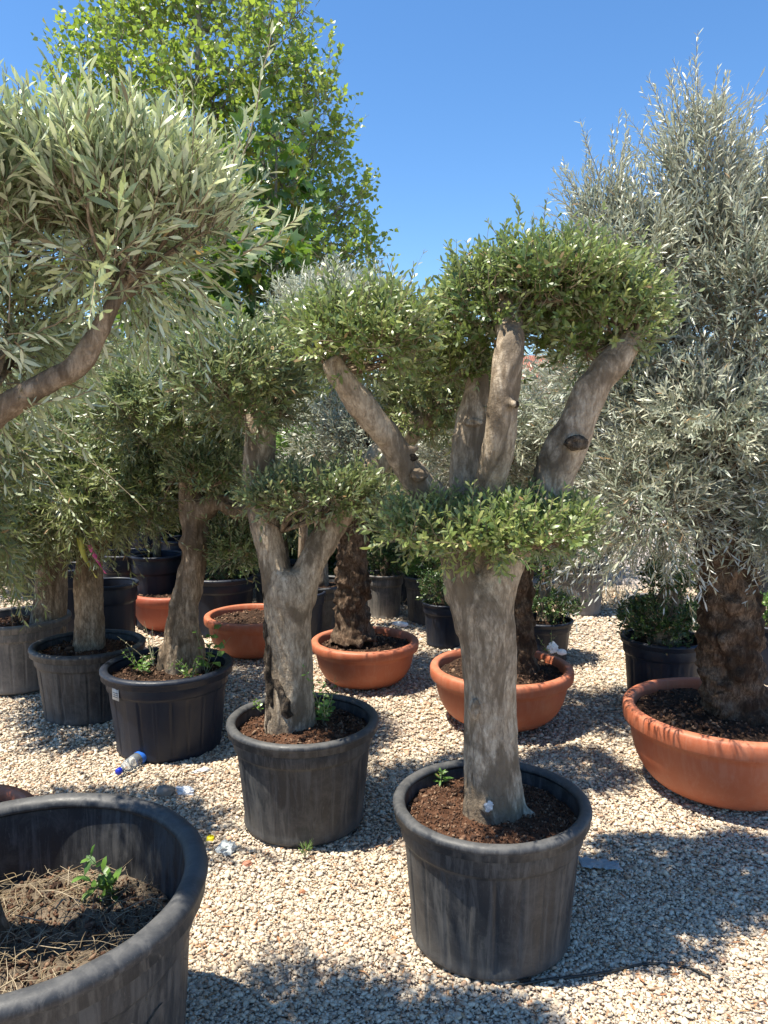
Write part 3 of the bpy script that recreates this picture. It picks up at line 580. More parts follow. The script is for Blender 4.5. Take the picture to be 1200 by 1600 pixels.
# ================================================================ FOURTH, FIFTH OLIVES (D, F)
Y = pD[1]
tD = thing('olive_tree', 'olive with sun flecked trunk and drooping crown tied with a yellow and a pink ribbon', 'tree', (pD[0], Y, .35), 'potted olive trees')
tubes = [[L(138, 1040, Y, 52), L(140, 980, Y, 44), L(138, 900, Y, 40), L(145, 850, Y, 38), L(158, 810, Y, 34), L(172, 770, Y, 24), L(180, 720, Y, 18)],
         [L(142, 880, Y, 30), L(128, 830, Y, 26), L(110, 780, Y, 20), L(90, 730, Y, 14)]]
finish_trunk('trunk', tubes, [], .013, M['barkB'], tD, .016, (17, 3.2), 21)
c2 = dict(leaf=(.048, .0095), ln=(.10, .26), dens=1.0, up=.1, grav=-.5, nodes=7, below=1)
crown(tD, [dict(box=(-20, 260, 600, 865), Y=Y, dy=.45, start=P(172, 770, Y), seed=61), dict(box=(90, 210, 720, 850), Y=Y-.3, dy=.25, start=P(172, 780, Y), seed=62, nb=6,
            whips=[(P(120, 760, Y-.4), P(330, 820, Y-.6), .06), (P(150, 770, Y-.4), P(300, 860, Y-.6), .05), (P(100, 740, Y-.4), P(270, 800, Y-.6), .05), (P(160, 790, Y-.4), P(330, 780, Y-.6), .03), (P(60, 800, Y-.3), P(190, 900, Y-.5), .05)]),
           dict(box=(150, 290, 590, 720), Y=Y+.5, dy=.35, start=P(180, 720, Y), seed=63)], 'leafB', **c2)
Y = pF[1]
tF = thing('olive_tree', 'leftmost olive with hollowed pale trunk foot and low drooping leafy curtain', 'tree', (pF[0], Y, .37), 'potted olive trees')
tubes = [[L(72, 1010, Y, 62), L(75, 970, Y, 54), L(80, 920, Y, 48), L(82, 860, Y, 44), L(80, 800, Y, 36), L(70, 740, Y, 26), L(50, 680, Y, 20)], [L(80, 860, Y, 30), L(100, 800, Y, 22), L(120, 740, Y, 16)]]
finish_trunk('trunk', tubes, [], .014, M['barkB'], tF, .012, (13, 2.2), 27)
crown(tF, [dict(box=(-120, 150, 600, 840), Y=Y-.1, dy=.5, start=P(78, 800, Y), seed=64), dict(box=(-80, 55, 760, 930), Y=Y-.55, dy=.3, start=P(70, 780, Y), seed=65,
           whips=[(P(20, 860, Y-.6), P(62, 985, Y-.75), .1), (P(0, 840, Y-.6), P(20, 980, Y-.75), .1), (P(40, 800, Y-.7), P(130, 920, Y-.8), .08), (P(0, 780, Y-.7), P(100, 905, Y-.8), .08)]),
           dict(box=(-100, 60, 720, 900), Y=Y-.95, dy=.25, start=P(70, 780, Y), seed=66, nb=6)], 'leafB', **c2)
# ================================================================ FOREGROUND SILVER OLIVE (E)
tE = thing('olive_tree', 'near silver-leaved olive whose crown fills the upper left corner', 'tree', (pE[0], pE[1], .4), 'potted olive trees')
e = pE
tubes = [[(e[0]-.12, e[1]+.03, .36, .12), (e[0]-.13, e[1]+.02, .45, .09), (e[0]-.15, e[1], .7, .08), (e[0]-.16, e[1], 1.1, .08), (e[0]-.14, e[1]+.02, 1.45, .075), L(-70, 690, 1.6, 70), L(-5, 645, 1.6, 46), L(60, 606, 1.6, 40), L(118, 572, 1.61, 42), L(150, 525, 1.62, 34), L(175, 478, 1.63, 26), L(205, 420, 1.65, 16)],
         [L(-40, 690, 1.8, 80), L(-90, 560, 1.85, 60), L(-60, 450, 1.7, 40), L(0, 380, 1.7, 24)]]
finish_trunk('trunk', tubes, [], .009, M['barkB'], tE, .006, (16, 4), 33)
c3 = dict(leaf=(.041, .0083), ln=(.07, .17), dens=1.7, up=1.6, nodes=7, spread=.5, angle=.5, nw=24, wl=(.1, .2), wu=2.2)
Yq = 1.6
crown(tE, [dict(box=(-230, 120, 200, 470), Y=Yq, dy=.3, start=P(0, 400, 1.7), seed=71, nb=8, whips=[(P(60, 260, 1.7), P(62, 112, 1.75), 0), (P(75, 250, 1.7), P(95, 150, 1.75), 0), (P(20, 240, 1.7), P(15, 160, 1.75), 0)]),
           dict(box=(60, 325, 215, 455), Y=Yq+.05, dy=.25, start=P(185, 460, 1.64), seed=72, nb=6, br=.006),
           dict(box=(225, 375, 275, 425), Y=Yq+.05, dy=.18, start=P(200, 440, 1.64), seed=73, nb=5, br=.006, whips=[(P(360, 330, 1.66), P(425, 40, 1.7), 0.0), (P(345, 320, 1.66), P(385, 170, 1.7), 0), (P(270, 300, 1.66), P(275, 120, 1.7), 0), (P(380, 395, 1.6), P(480, 325, 1.6), -.02), (P(370, 380, 1.6), P(440, 330, 1.6), 0), (P(205, 300, 1.66), P(190, 200, 1.7), 0)])],
      'leafS', **c3)
c3b = dict(c3); c3b.update(wu=-.3, up=0, grav=-.4, dens=.9, below=1, ln=(.1, .25))
crown(tE, [dict(box=(-260, 330, 250, 475), Y=1.72, dy=.2, seed=76, dens=.9, below=.6), dict(box=(-250, 130, 400, 560), Y=1.8, dy=.2, seed=77, dens=.7),
           dict(box=(-200, 130, 420, 640), Y=Yq+.22, dy=.2, start=P(-20, 620, 1.6), seed=74, whips=[(P(0, 560, 1.65), P(250, 440, 1.5), .05), (P(0, 640, 1.6), P(150, 610, 1.6), .02), (P(10, 600, 1.65), P(190, 640, 1.6), .04)]),
           dict(box=(120, 330, 380, 470), Y=Yq+.2, dy=.15, start=P(180, 470, 1.64), seed=75, nb=8, nw=6)], 'leafS', **c3b)
c3c = dict(c3b); c3c.update(dens=.4, nw=10)
crown(tE, [dict(box=(-160, 110, 440, 640), Y=1.5, dy=.1, seed=78, dens=.16, nw=3), dict(box=(60, 270, 370, 470), Y=1.55, dy=.1, seed=79, dens=.7, nw=3)], 'leafS', **c3c)
# ================================================================ SILVER OLIVE IN RIGHT BOWL (I)
Y = pI[1]
tI = thing('olive_tree', 'tall unpruned silver olive on a thick burled trunk at the right edge', 'tree', (pI[0], Y, .33), 'potted olive trees')
tubes = [[L(1150, 1150, Y, 130), L(1148, 1090, Y, 100), L(1143, 1020, Y, 92), L(1140, 960, Y, 98), L(1132, 900, Y, 82), L(1125, 840, Y, 80), L(1125, 780, Y, 66), L(1130, 720, Y, 50)],
         [L(1130, 860, Y, 50), L(1100, 760, Y, 34), L(1080, 660, Y, 26), L(1060, 520, Y, 20), L(1050, 380, Y, 14), L(1055, 260, Y, 9)],
         [L(1130, 800, Y, 40), L(1150, 680, Y-.1, 24), L(1160, 560, Y-.1, 18), L(1170, 400, Y, 12)], [L(1130, 760, Y, 40), L(1200, 640, Y+.1, 28), L(1260, 480, Y+.1, 18)],
         [L(1110, 780, Y, 30), L(1030, 680, Y+.1, 20), L(985, 560, Y+.1, 14), L(930, 420, Y+.1, 10)]]
rs = random.Random(5); sph = []
for k in range(44):
    a = rs.uniform(PI, 2*PI); yy = rs.uniform(890, 1110); c = L(1143+42*math.cos(a), yy, Y+.125*math.sin(a), 20); sph.append((Vector(c[:3]), rs.uniform(.018, .042), 1))
sph += [(P(1108, 962, Y), .045, .8), (P(1180, 1000, Y-.02), .055, .9), (P(1150, 990, Y-.08), .05, .9), (P(1120, 1010, Y-.07), .04, 1)]
finish_trunk('trunk', tubes, sph, .0095, M['burl'], tI, .014, (14, 4), 41, knob=2.4)
c4 = dict(leaf=(.046, .0075), ln=(.14, .30), dens=.95, up=.35, nodes=9, below=1, spread=.6, angle=.7, inner=.2, nl=12, nw=30, wl=(.2, .42), wu=1.0)
crown(tI, [dict(box=(1010, 1290, 330, 620), Y=Y, dy=.45, start=P(1140, 680, Y), seed=81, up=.8, whips=[(P(1060, 330, Y), P(1043, 112, Y), 0), (P(1090, 330, Y), P(1075, 160, Y), 0), (P(1100, 320, Y), P(1135, 150, Y), 0), (P(1120, 330, Y), P(1110, 190, Y), 0), (P(1050, 340, Y), P(1035, 200, Y), 0), (P(1150, 350, Y), P(1190, 230, Y), 0), (P(1180, 350, Y), P(1215, 210, Y), 0), (P(1080, 330, Y), P(1060, 200, Y), 0)]),
           dict(box=(1022, 1165, 150, 430), Y=Y, dy=.22, start=P(1055, 400, Y), seed=86, up=1.6, nb=6, dens=.38, nw=55), dict(box=(1000, 1200, 290, 480), Y=Y, dy=.28, start=P(1055, 400, Y), seed=90, up=1.2, nb=6, dens=.6), dict(box=(1110, 1290, 250, 480), Y=Y+.1, dy=.3, start=P(1170, 400, Y), seed=87, up=1.3, nb=6, dens=.45, nw=50), dict(box=(880, 1005, 285, 430), Y=Y+.15, dy=.18, start=P(960, 460, Y+.1), seed=88, up=1.3, nb=8, dens=.5),
           dict(box=(860, 1060, 480, 700), Y=Y+.2, dy=.3, start=P(985, 560, Y+.1), seed=89, dens=.8),
           dict(box=(895, 1080, 310, 540), Y=Y+.1, dy=.3, start=P(985, 560, Y+.1), seed=82, up=1, dens=.8, whips=[(P(940, 360, Y), P(875, 262, Y), .02), (P(950, 340, Y), P(915, 222, Y), .02), (P(975, 350, Y), P(985, 240, Y), 0), (P(960, 350, Y), P(950, 260, Y), 0), (P(930, 370, Y), P(855, 300, Y), .02), (P(1000, 350, Y), P(1000, 260, Y), 0)]),
           dict(box=(960, 1240, 560, 800), Y=Y-.05, dy=.42, start=P(1125, 780, Y), seed=83, grav=-.3),
           dict(box=(920, 1120, 680, 900), Y=Y-.05, dy=.33, start=P(1115, 800, Y), seed=84, grav=-.5, up=0, dens=.8), dict(box=(1120, 1290, 700, 900), Y=Y-.05, dy=.33, start=P(1130, 800, Y), seed=85, grav=-.5, up=0)], 'leafI', **c4)
# ================================================================ BOWL TREES G, H
Y = pG[1]
tG = thing('olive_tree', 'olive with dark knobbly trunk in the middle terracotta bowl', 'tree', (pG[0], Y, .25), 'potted olive trees')
def knobs(px, y0, y1, Y, half, n, seed, rr=(.018, .04)):
    r_ = random.Random(seed); o = []
    for k in range(n):
        a = r_.uniform(PI, 2*PI); o.append((Vector(L(px+half*math.cos(a), r_.uniform(y0, y1), Y+half/F*Y*math.sin(a), 10)[:3]), r_.uniform(*rr), 1))
    return o
finish_trunk('trunk', [[L(552, 1000, Y, 84), L(550, 970, Y, 56), L(550, 900, Y, 50), L(552, 840, Y, 50), L(556, 780, Y, 40), L(570, 700, Y, 26), L(560, 620, Y, 18)], [L(556, 790, Y, 30), L(600, 720, Y, 20), L(640, 640, Y, 14)]], knobs(550, 880, 975, Y, 26, 40, 3), .014, M['burl'], tG, .013, (13, 4), 51, knob=2.4)
c5 = dict(leaf=(.05, .009), ln=(.14, .28), dens=.62, up=.4, nodes=7, below=1, inner=.2)
crown(tG, [dict(box=(430, 640, 440, 600), Y=Y+.1, dy=.5, start=P(560, 620, Y), seed=91, up=1), dict(box=(450, 720, 600, 800), Y=Y+.1, dy=.5, start=P(560, 700, Y), seed=92)], 'leafI', **c5)
Y = pH[1]
tH = thing('olive_tree', 'olive with slim dark burled trunk peeking out behind the front trunk', 'tree', (pH[0], Y, .28), 'potted olive trees')
finish_trunk('trunk', [[L(812, 1060, Y, 76), L(812, 1020, Y, 50), L(812, 950, Y, 42), L(812, 880, Y, 42), L(815, 820, Y, 36), L(825, 770, Y+.1, 24), L(850, 700, Y+.2, 12)], [L(815, 830, Y, 30), L(860, 740, Y+.1, 20), L(920, 640, Y+.1, 12)], [L(815, 800, Y, 30), L(760, 720, Y+.1, 20), L(700, 660, Y+.1, 12)]], knobs(812, 900, 1030, Y, 22, 40, 8, (.014, .03)), .012, M['burl'], tH, .011, (13, 4), 57, knob=2.2)
crown(tH, [dict(box=(790, 1010, 560, 830), Y=Y-.05, dy=.45, start=P(830, 720, Y), seed=93), dict(box=(640, 850, 590, 800), Y=Y, dy=.4, start=P(800, 720, Y), seed=94),
           dict(box=(860, 975, 790, 885), Y=Y+.1, dy=.25, start=P(860, 740, Y), seed=95, grav=-.6, up=-.1, nb=5, whips=[(P(930, 860, Y), P(830, 930, Y), .03), (P(950, 840, Y), P(965, 950, Y), .04), (P(900, 850, Y), P(870, 935, Y), .04)])], 'leafI', **c5)

x0 = -1.72; Y = 2.75
tL = thing('olive_tree', 'olive at the left edge with long drooping leafy twigs over the gravel', 'tree', (-1.56, 2.62, .2), 'potted olive trees')
finish_trunk('trunk', [[(-1.58, 2.62, .15, .06), (-1.6, 2.64, .5, .05), (-1.68, 2.7, 1.0, .045), (-1.75, 2.75, 1.5, .035), (-1.7, 2.75, 1.8, .02)], [(-1.68, 2.7, 1.0, .03), (-1.5, 2.75, 1.3, .02), (-1.35, 2.75, 1.55, .012)]], [], .01, M['barkB'], tL, .008, (13, 2.4), 77)
crown(tL, [dict(box=(-420, 60, 560, 800), Y=Y, dy=.5, start=(-1.75, 2.75, 1.5), seed=101, whips=[(P(40, 640, Y), P(180, 780, Y-.1), .06), (P(30, 700, Y), P(140, 850, Y-.1), .08), (P(20, 660, Y), P(230, 800, Y-.1), .08)]),
           dict(box=(-380, 25, 740, 935), Y=Y-.05, dy=.35, start=(-1.6, 2.75, 1.3), seed=102, dens=.8, whips=[(P(10, 880, Y), P(40, 985, Y-.1), .04), (P(0, 850, Y), P(75, 960, Y-.1), .06)])],
      'leafB', leaf=(.050, .010), ln=(.10, .24), dens=.9, up=.1, grav=-.5, nodes=7, below=1)
# ================================================================ BACKGROUND OLIVES AND POTS
def bg_olive(label, px, Y, boxes, leafm='leafB', w_=26, ybase=None, potted='pot', potlabel=None, D=.6, hh=.42, seed=1, dens=.5, leaf=(.06, .012), group='background olive trees', ln=(.14, .3), burl=False, up=.4, shape='lance'):
    x, y, _ = at(px, Y, hh); pos = (x, y, 0)
    if potted: nursery_pot(potlabel, pos, D, hh, potted, 'soilD', hh*.86, seed+60, seg=48, chip=120, group='black nursery pots in the background')
    t = thing('olive_tree', label, 'tree', (x, y, hh*.8 if potted else 0), group)
    top = P((boxes[0][0]+boxes[0][1])/2, (boxes[0][2]+boxes[0][3])/2, Y); z0 = hh*.8 if potted else -.05
    r = w_/2/F*Y; g = random.Random(seed)
    rows = [(x, y, z0-.03, r*1.25)]
    for k in range(1, 5):
        s = k/4; rows.append((x+(top.x-x)*s**1.5+g.uniform(-.03, .03), y+g.uniform(-.03, .03), z0+(top.z-z0)*s, r*(1-.75*s)))
    tb = [rows]
    for b in boxes[1:]:
        c = P((b[0]+b[1])/2, (b[2]+b[3])/2, Y); m = rows[2]; tb.append([(*m[:3], m[3]*.7), ((m[0]+c.x)/2, m[1], (m[2]+c.z)/2-.03, m[3]*.5), (c.x, c.y, c.z, m[3]*.25)])
    mbt = MB()
    for q in tb: s = spline(q, 5); tube(mbt, s[:, :3], s[:, 3], 9)
    link('trunk', mbt.mesh('trunk'), M['burl' if burl else 'barkB'], t)
    crown(t, [dict(box=b, Y=Y, dy=(b[1]-b[0])/2/F*Y*.8, seed=seed*10+i, start=top if i == 0 else P((b[0]+b[1])/2, (b[2]+b[3])/2, Y), nb=8, br=.012) for i, b in enumerate(boxes)], leafm, leaf=leaf, dens=dens, ln=ln, up=up, nodes=6, below=1, inner=.15, shape=shape)
    return t
bg_olive('far olive behind the gap left of the front trunk', 655, 7.4, [(560, 760, 560, 760), (600, 720, 700, 850)], 'leafI', 24, potlabel='far black pot left of the front trunk, green shrub above it', seed=2)
bg_olive('far olive filling the space right of the steep right limb', 905, 7.0, [(870, 1060, 560, 760), (850, 960, 700, 860)], 'leafI', 24, potted='potG', potlabel='grey faded pot at the end of the gravel near the pale road', D=.5, hh=.4, seed=3)
bg_olive('far olive rising above the pots in the centre left', 440, 7.2, [(330, 560, 520, 760), (350, 540, 740, 860)], 'leafB', 26, potlabel='far black pot directly behind the second olive trunk', seed=4, dens=.6)
bg_olive('far dark olive above the stacked black pots at left', 215, 8.2, [(120, 360, 560, 790)], 'leafB', 20, potlabel='far black pot of the dark olive at left', seed=5, dens=.6)
bg_olive('far olive at the left edge above the fifth pot', 60, 7.8, [(-60, 170, 600, 800), (-40, 140, 780, 900)], 'leafB', 22, potlabel='far black pot at the left edge', seed=6, dens=.6)
bg_olive('far olive whose crown fills the gap between the centre limbs', 760, 8.6, [(680, 880, 560, 780), (690, 850, 760, 880)], 'leafI', 22, potlabel='far black pot hidden behind the front trunk', seed=7, dens=.6)
bg_olive('silvery olive showing over the cloud pads at centre left', 500, 6.3, [(420, 640, 430, 580)], 'leafI', 24, potlabel='black pot hidden behind the middle burled trunk', seed=8, dens=.7, up=1.2)
bg_olive('far olive behind the silver olive at right', 1180, 7.6, [(1060, 1330, 560, 800), (1120, 1300, 760, 880)], 'leafI', 22, potlabel='far black pot at the right edge', seed=9, dens=.6)

# clipped shrubs in black pots
def topiary(label, potlabel, px, Y, D, hh, boxes, mat='pot', seed=1, stem=14, leafm='leafX', under=True, leaf=(.022, .010)):
    x, y, _ = at(px, Y, hh); nursery_pot(potlabel, (x, y, 0), D, hh, mat, 'soilD', hh*.86, seed+80, seg=64, chip=150, group='black nursery pots in the background')
    t = thing('clipped_shrub', label, 'shrub', (x, y, hh*.8), 'clipped shrubs in black pots')
    c0 = [P((b[0]+b[1])/2, (b[2]+b[3])/2, Y) for b in boxes]; mbt = MB(); r = stem/2/F*Y
    for c in c0: s = spline([(x, y, hh*.8, r*1.2), ((x+c.x)/2, y, (hh+c.z)/2, r), (c.x, c.y, c.z, r*.5)], 5); tube(mbt, s[:, :3], s[:, 3], 8)
    link('trunk', mbt.mesh('trunk'), M['barkB'], t)
    crown(t, [dict(box=b, Y=Y, dy=(b[1]-b[0])/2/F*Y, seed=seed*7+i) for i, b in enumerate(boxes)], leafm, leaf=leaf, ln=(.03, .08), dens=.75, up=.5, nodes=4, shape='oval', below=.7, inner=.3, spread=1)
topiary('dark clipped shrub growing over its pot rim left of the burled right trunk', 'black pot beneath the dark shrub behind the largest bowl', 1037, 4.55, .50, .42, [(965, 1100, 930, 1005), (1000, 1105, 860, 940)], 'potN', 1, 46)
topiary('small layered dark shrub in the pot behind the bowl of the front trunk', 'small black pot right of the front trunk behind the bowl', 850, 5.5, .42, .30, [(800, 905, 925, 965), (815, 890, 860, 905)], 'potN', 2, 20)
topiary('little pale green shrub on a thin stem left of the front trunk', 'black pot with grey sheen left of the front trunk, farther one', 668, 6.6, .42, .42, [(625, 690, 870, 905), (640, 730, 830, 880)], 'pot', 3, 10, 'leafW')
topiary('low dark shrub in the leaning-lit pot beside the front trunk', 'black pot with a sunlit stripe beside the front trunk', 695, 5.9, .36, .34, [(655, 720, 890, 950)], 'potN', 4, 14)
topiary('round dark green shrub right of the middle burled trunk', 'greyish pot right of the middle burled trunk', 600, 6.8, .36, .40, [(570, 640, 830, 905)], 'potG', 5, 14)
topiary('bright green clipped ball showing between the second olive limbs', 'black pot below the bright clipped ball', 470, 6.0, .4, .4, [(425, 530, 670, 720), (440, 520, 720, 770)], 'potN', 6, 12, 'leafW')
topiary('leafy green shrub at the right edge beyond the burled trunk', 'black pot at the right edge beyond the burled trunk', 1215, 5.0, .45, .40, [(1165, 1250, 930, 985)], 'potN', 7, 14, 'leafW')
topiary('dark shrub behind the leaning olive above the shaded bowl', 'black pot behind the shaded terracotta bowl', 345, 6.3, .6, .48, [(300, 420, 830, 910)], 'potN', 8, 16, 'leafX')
xg, yg, _ = at(1032, 5.35, .45); nursery_pot('grey rimmed pot behind the dark shrub, partly hidden', (xg, yg, 0), .50, .47, 'potG', 'soilD', .40, 95, seg=64, chip=150, group='black nursery pots in the background')
# tall tub and stacked pots at left
for k, (px, Yp, D, hh, lb, st) in enumerate([(172, 5.55, .40, .56, 'tall black tub with a shiny inner rim behind the ribbon olive', 0), (195, 6.6, .5, .62, 'black pot with thin pale trunk, first of the pot cluster at left', 1), (245, 6.5, .46, .62, 'black pot with bright rim line beside the leaning trunk', 1),
        (165, 7.4, .5, .72, 'black pot in second row of the cluster, left one', 0), (230, 7.5, .5, .74, 'black pot in second row of the cluster with thin trunk', 1), (105, 6.0, .45, .6, 'black pot between the two leftmost trunks', 0), (290, 7.2, .5, .66, 'black pot behind the leaning olive trunk', 0)]):
    x, y, _ = at(px, Yp, hh); nursery_pot(lb, (x, y, 0), D, hh, 'potN', 'soilD', hh*.8, 100+k, seg=56, chip=80, group='cluster of black pots at left')
    if st:
        t = thing('young_tree', ['', 'thin straight sapling in the first clustered pot', 'thin pale sapling beside the leaning trunk', '', 'thin grey sapling in the second row'][k], 'tree', (x, y, hh*.75), 'saplings in the pot cluster')
        mbt = MB(); tube(mbt, [(x, y, hh*.75), (x+.01, y, 1.3), (x-.01, y, 1.9)], [.035, .03, .022], 9); link('trunk', mbt.mesh('trunk'), M['barkP'], t)
        mbt = MB(); b_, n_ = pad_points(700, (x, y, 2.0), (.4, .4, .4), 6, .2, 1, 900+k); shoots(mbt, b_, norm(n_+rng.normal(0, .4, b_.shape)), .18, (.055, .012), 6); link('foliage', mbt.mesh('foliage'), [M['leafB'], M['stem']], t)

# ================================================================ POPLAR, PLANE TREE
def big_tree(root, base, top, clusters, leafm, leaf, shape, n, trunk_r, seed, ln=(.2, .45), nodes=7, per=1, up=.6, crad=.6, stem=.003, lim=True, droop=0):
    g = np.random.default_rng(seed); base = np.array(base); top = np.array(top); mbt = MB()
    s = spline([(*base, trunk_r), (*(base+(top-base)*.35+g.normal(0, .08, 3)), trunk_r*.75), (*(base+(top-base)*.7+g.normal(0, .08, 3)), trunk_r*.4), (*top, trunk_r*.1)], 8); tube(mbt, s[:, :3], s[:, 3], 12)
    link('trunk', mbt.mesh('trunk'), M['barkP'], root)
    mbb = MB(); mbl = MB()
    for c, r in clusters:
        c = np.array(tuple(c)); r = np.array(r) if hasattr(r, '__len__') else np.array([r]*3)
        t = np.clip((c[2]-base[2]-abs(c[0]-base[0])*.9)/(top[2]-base[2]), .12, .95); a = s[int(t*(len(s)-1)), :3]
        ctl = (a+c)/2-np.array([0, 0, .12*np.linalg.norm(c-a)]); sp = spline([(*a, trunk_r*.2), (*ctl, trunk_r*.12), (*((ctl+c)/2+g.normal(0, .05, 3)), trunk_r*.07), (*c, .006)], 6); tube(mbb, sp[:, :3], sp[:, 3], 5, cap=False)
        for q in range(9):
            e = c+norm(g.normal(size=3)+np.array([0, 0, .5]))*r*.8; a2 = sp[g.integers(12, len(sp)), :3]; tube(mbb, [a2, (a2+e)/2+g.normal(0, .03, 3), e], [.007, .005, .002], 4, cap=False)
        k = int(n*r.prod()**(2/3)); bp, nr = pad_points(k, c, r, 9, .15, 1, None); d = norm(nr*.7+np.array([0, 0, up])+rng.normal(0, .45, bp.shape))
        shoots(mbl, bp, d, rng.uniform(ln[0], ln[1], len(bp)), leaf, nodes, angle=1.1, shape=shape, stem=stem, per=per, curl=.12, spread=2.4, grav=droop)
    link('limbs', mbb.mesh('limbs'), M['barkP'], root); link('crown', mbl.mesh('crown'), [M[leafm], M['stem']], root)
def cl(lst, Y, sc=1, jit=.5, seed=0):
    g = random.Random(seed); out = []
    for x, y, r in lst: Yc = Y+g.uniform(-jit, jit); rr = r/F*Yc; out.append((P(x, y, Yc), (rr, rr*1.1, rr*.8)))
    return out
Yp = 10.0; bp_ = P(300, 900, Yp)
tP = thing('poplar_tree', 'tall airy poplar with fluttering green leaves against the sky', 'tree', (bp_.x, Yp, 0))
lst = [(130, 110, 48), (170, 60, 55), (120, 180, 45), (210, 20, 60), (280, 40, 70), (200, 120, 65), (290, 130, 70), (360, 30, 65), (380, 110, 65), (440, 20, 42), (440, 90, 55), (490, 110, 38), (465, 180, 55), (510, 210, 32), (400, 200, 70), (300, 220, 70), (200, 200, 60), (500, 260, 48), (450, 280, 65), (540, 330, 42), (555, 390, 38), (520, 400, 45), (480, 350, 60), (470, 420, 55), (390, 320, 70), (300, 320, 70), (220, 300, 60), (160, 250, 45), (310, 420, 80), (400, 430, 70), (230, 420, 70), (570, 425, 22), (548, 305, 28), (240, -40, 60), (320, -50, 60), (400, -50, 50), (470, 15, 20), (150, 430, 70), (500, 160, 34), (340, 170, 55), (530, 440, 40), (100, 150, 25)]
big_tree(tP, (bp_.x, Yp, 0), tuple(P(310, -150, Yp)), cl(lst, Yp, seed=3), 'leafP', (.072, .064), 'heart', 400, .13, 4)
Yq = 7.6; bq = P(430, 900, Yq)
tQ = thing('plane_tree', 'young plane tree with broad lobed leaves turning orange inside', 'tree', (bq.x, Yq, 0))
lst = [(430, 215, 30), (410, 250, 45), (440, 290, 45), (420, 340, 55), (450, 380, 40), (380, 300, 35), (400, 400, 60), (440, 440, 50), (350, 440, 60), (300, 480, 60), (400, 480, 60), (250, 470, 60), (310, 400, 40), (330, 520, 60), (240, 530, 60), (420, 530, 50)]
big_tree(tQ, (bq.x, Yq, 0), tuple(P(432, 230, Yq)), cl(lst, Yq, jit=.3, seed=5), 'leafPl', (.15, .15), 'lobed', 230, .07, 6, ln=(.15, .35), nodes=5)
# far tree masses that close the view
for k, (x0, x1, y0, Yb, lb, lm) in enumerate([(-250, 160, 480, 12, 'far broad tree behind the left olives', 'leafX'), (120, 420, 470, 13, 'far broad tree under the poplar', 'leafX'), (380, 700, 590, 14, 'far low tree beyond the centre', 'leafX'), (640, 900, 640, 24, 'far low tree behind the front olive limbs', 'leafB'), (1060, 1500, 480, 22, 'far broad tree behind the right silver olive', 'leafB')]):
    xc = (x0+x1)/2; b0 = P(xc, 900, Yb); t = thing('background_tree', lb, 'tree', (b0.x, Yb, 0), 'far trees closing the view')
    g = random.Random(k+70); ls = []
    wd = x1-x0
    for q in range(14): ls.append((g.uniform(x0+wd*.1, x1-wd*.1), g.uniform(y0+50, 790), wd*.2))
    big_tree(t, (b0.x, Yb, 0), tuple(P(xc, y0, Yb)), cl(ls, Yb, jit=.8, seed=k), lm, (.13, .06), 'oval', 75, .16, k+30, ln=(.3, .6), nodes=6, per=2)

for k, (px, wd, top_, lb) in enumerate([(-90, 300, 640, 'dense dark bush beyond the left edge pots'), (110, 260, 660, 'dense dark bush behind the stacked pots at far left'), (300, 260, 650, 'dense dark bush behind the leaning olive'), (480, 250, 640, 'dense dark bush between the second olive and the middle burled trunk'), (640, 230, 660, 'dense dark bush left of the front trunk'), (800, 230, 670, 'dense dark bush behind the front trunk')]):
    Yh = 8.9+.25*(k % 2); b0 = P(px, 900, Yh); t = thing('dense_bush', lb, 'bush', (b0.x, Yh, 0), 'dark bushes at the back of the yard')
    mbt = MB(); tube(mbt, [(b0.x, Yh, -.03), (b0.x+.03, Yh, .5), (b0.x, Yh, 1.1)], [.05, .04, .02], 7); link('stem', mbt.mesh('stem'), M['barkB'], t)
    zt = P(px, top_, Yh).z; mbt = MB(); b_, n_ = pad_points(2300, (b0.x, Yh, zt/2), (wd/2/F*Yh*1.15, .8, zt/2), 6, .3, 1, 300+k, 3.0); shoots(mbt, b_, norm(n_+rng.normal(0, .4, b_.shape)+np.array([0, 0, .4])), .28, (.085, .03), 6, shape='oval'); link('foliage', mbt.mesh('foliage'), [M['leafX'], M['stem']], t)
# ================================================================ HOUSE WITH RED TILE ROOF
def tile_mat():
    m, nt, b, out = newmat('clay_tiles'); v = mapped(nt)
    wv = N(nt, 'ShaderNodeTexWave', i_Scale=2.4, i_Distortion=0.4); nt.links.new(v, wv.inputs[0]); n = noise(nt, v, 8, 5, .7)
    c = ramp(nt, n, [(0.3, (0.30, 0.10, 0.06)), (0.7, (0.48, 0.2, 0.13))]); nt.links.new(c, b.inputs['Base Color']); b.inputs['Roughness'].default_value = .85; bump(nt, wv.outputs[1], 1, .08, b); return m
hz = thing('house', 'low plastered house with red tiled roof far behind the olives', 'building', (7.2, 24, 0))
def boxv(x0, x1, y0, y1, z0, z1): return np.array([(x, y, z) for z in (z0, z1) for x, y in ((x0, y0), (x1, y0), (x1, y1), (x0, y1))]), np.array([[0, 3, 2, 1], [4, 5, 6, 7], [0, 1, 5, 4], [1, 2, 6, 5], [2, 3, 7, 6], [3, 0, 4, 7]])
mb = MB(); mb.add(*boxv(3.4, 11, 22, 27, 0, 2.5)); link('wall', mb.mesh('wall'), plain('plaster', (0.55, 0.47, 0.38), .9), hz, smooth=False)
mb = MB(); V = np.array([(3.1, 21.6, 2.5), (11.3, 21.6, 2.5), (11.3, 27.4, 2.5), (3.1, 27.4, 2.5), (4.4, 24.5, 4.1), (10, 24.5, 4.1), (3.1, 21.6, 2.38), (11.3, 21.6, 2.38), (11.3, 27.4, 2.38), (3.1, 27.4, 2.38)])
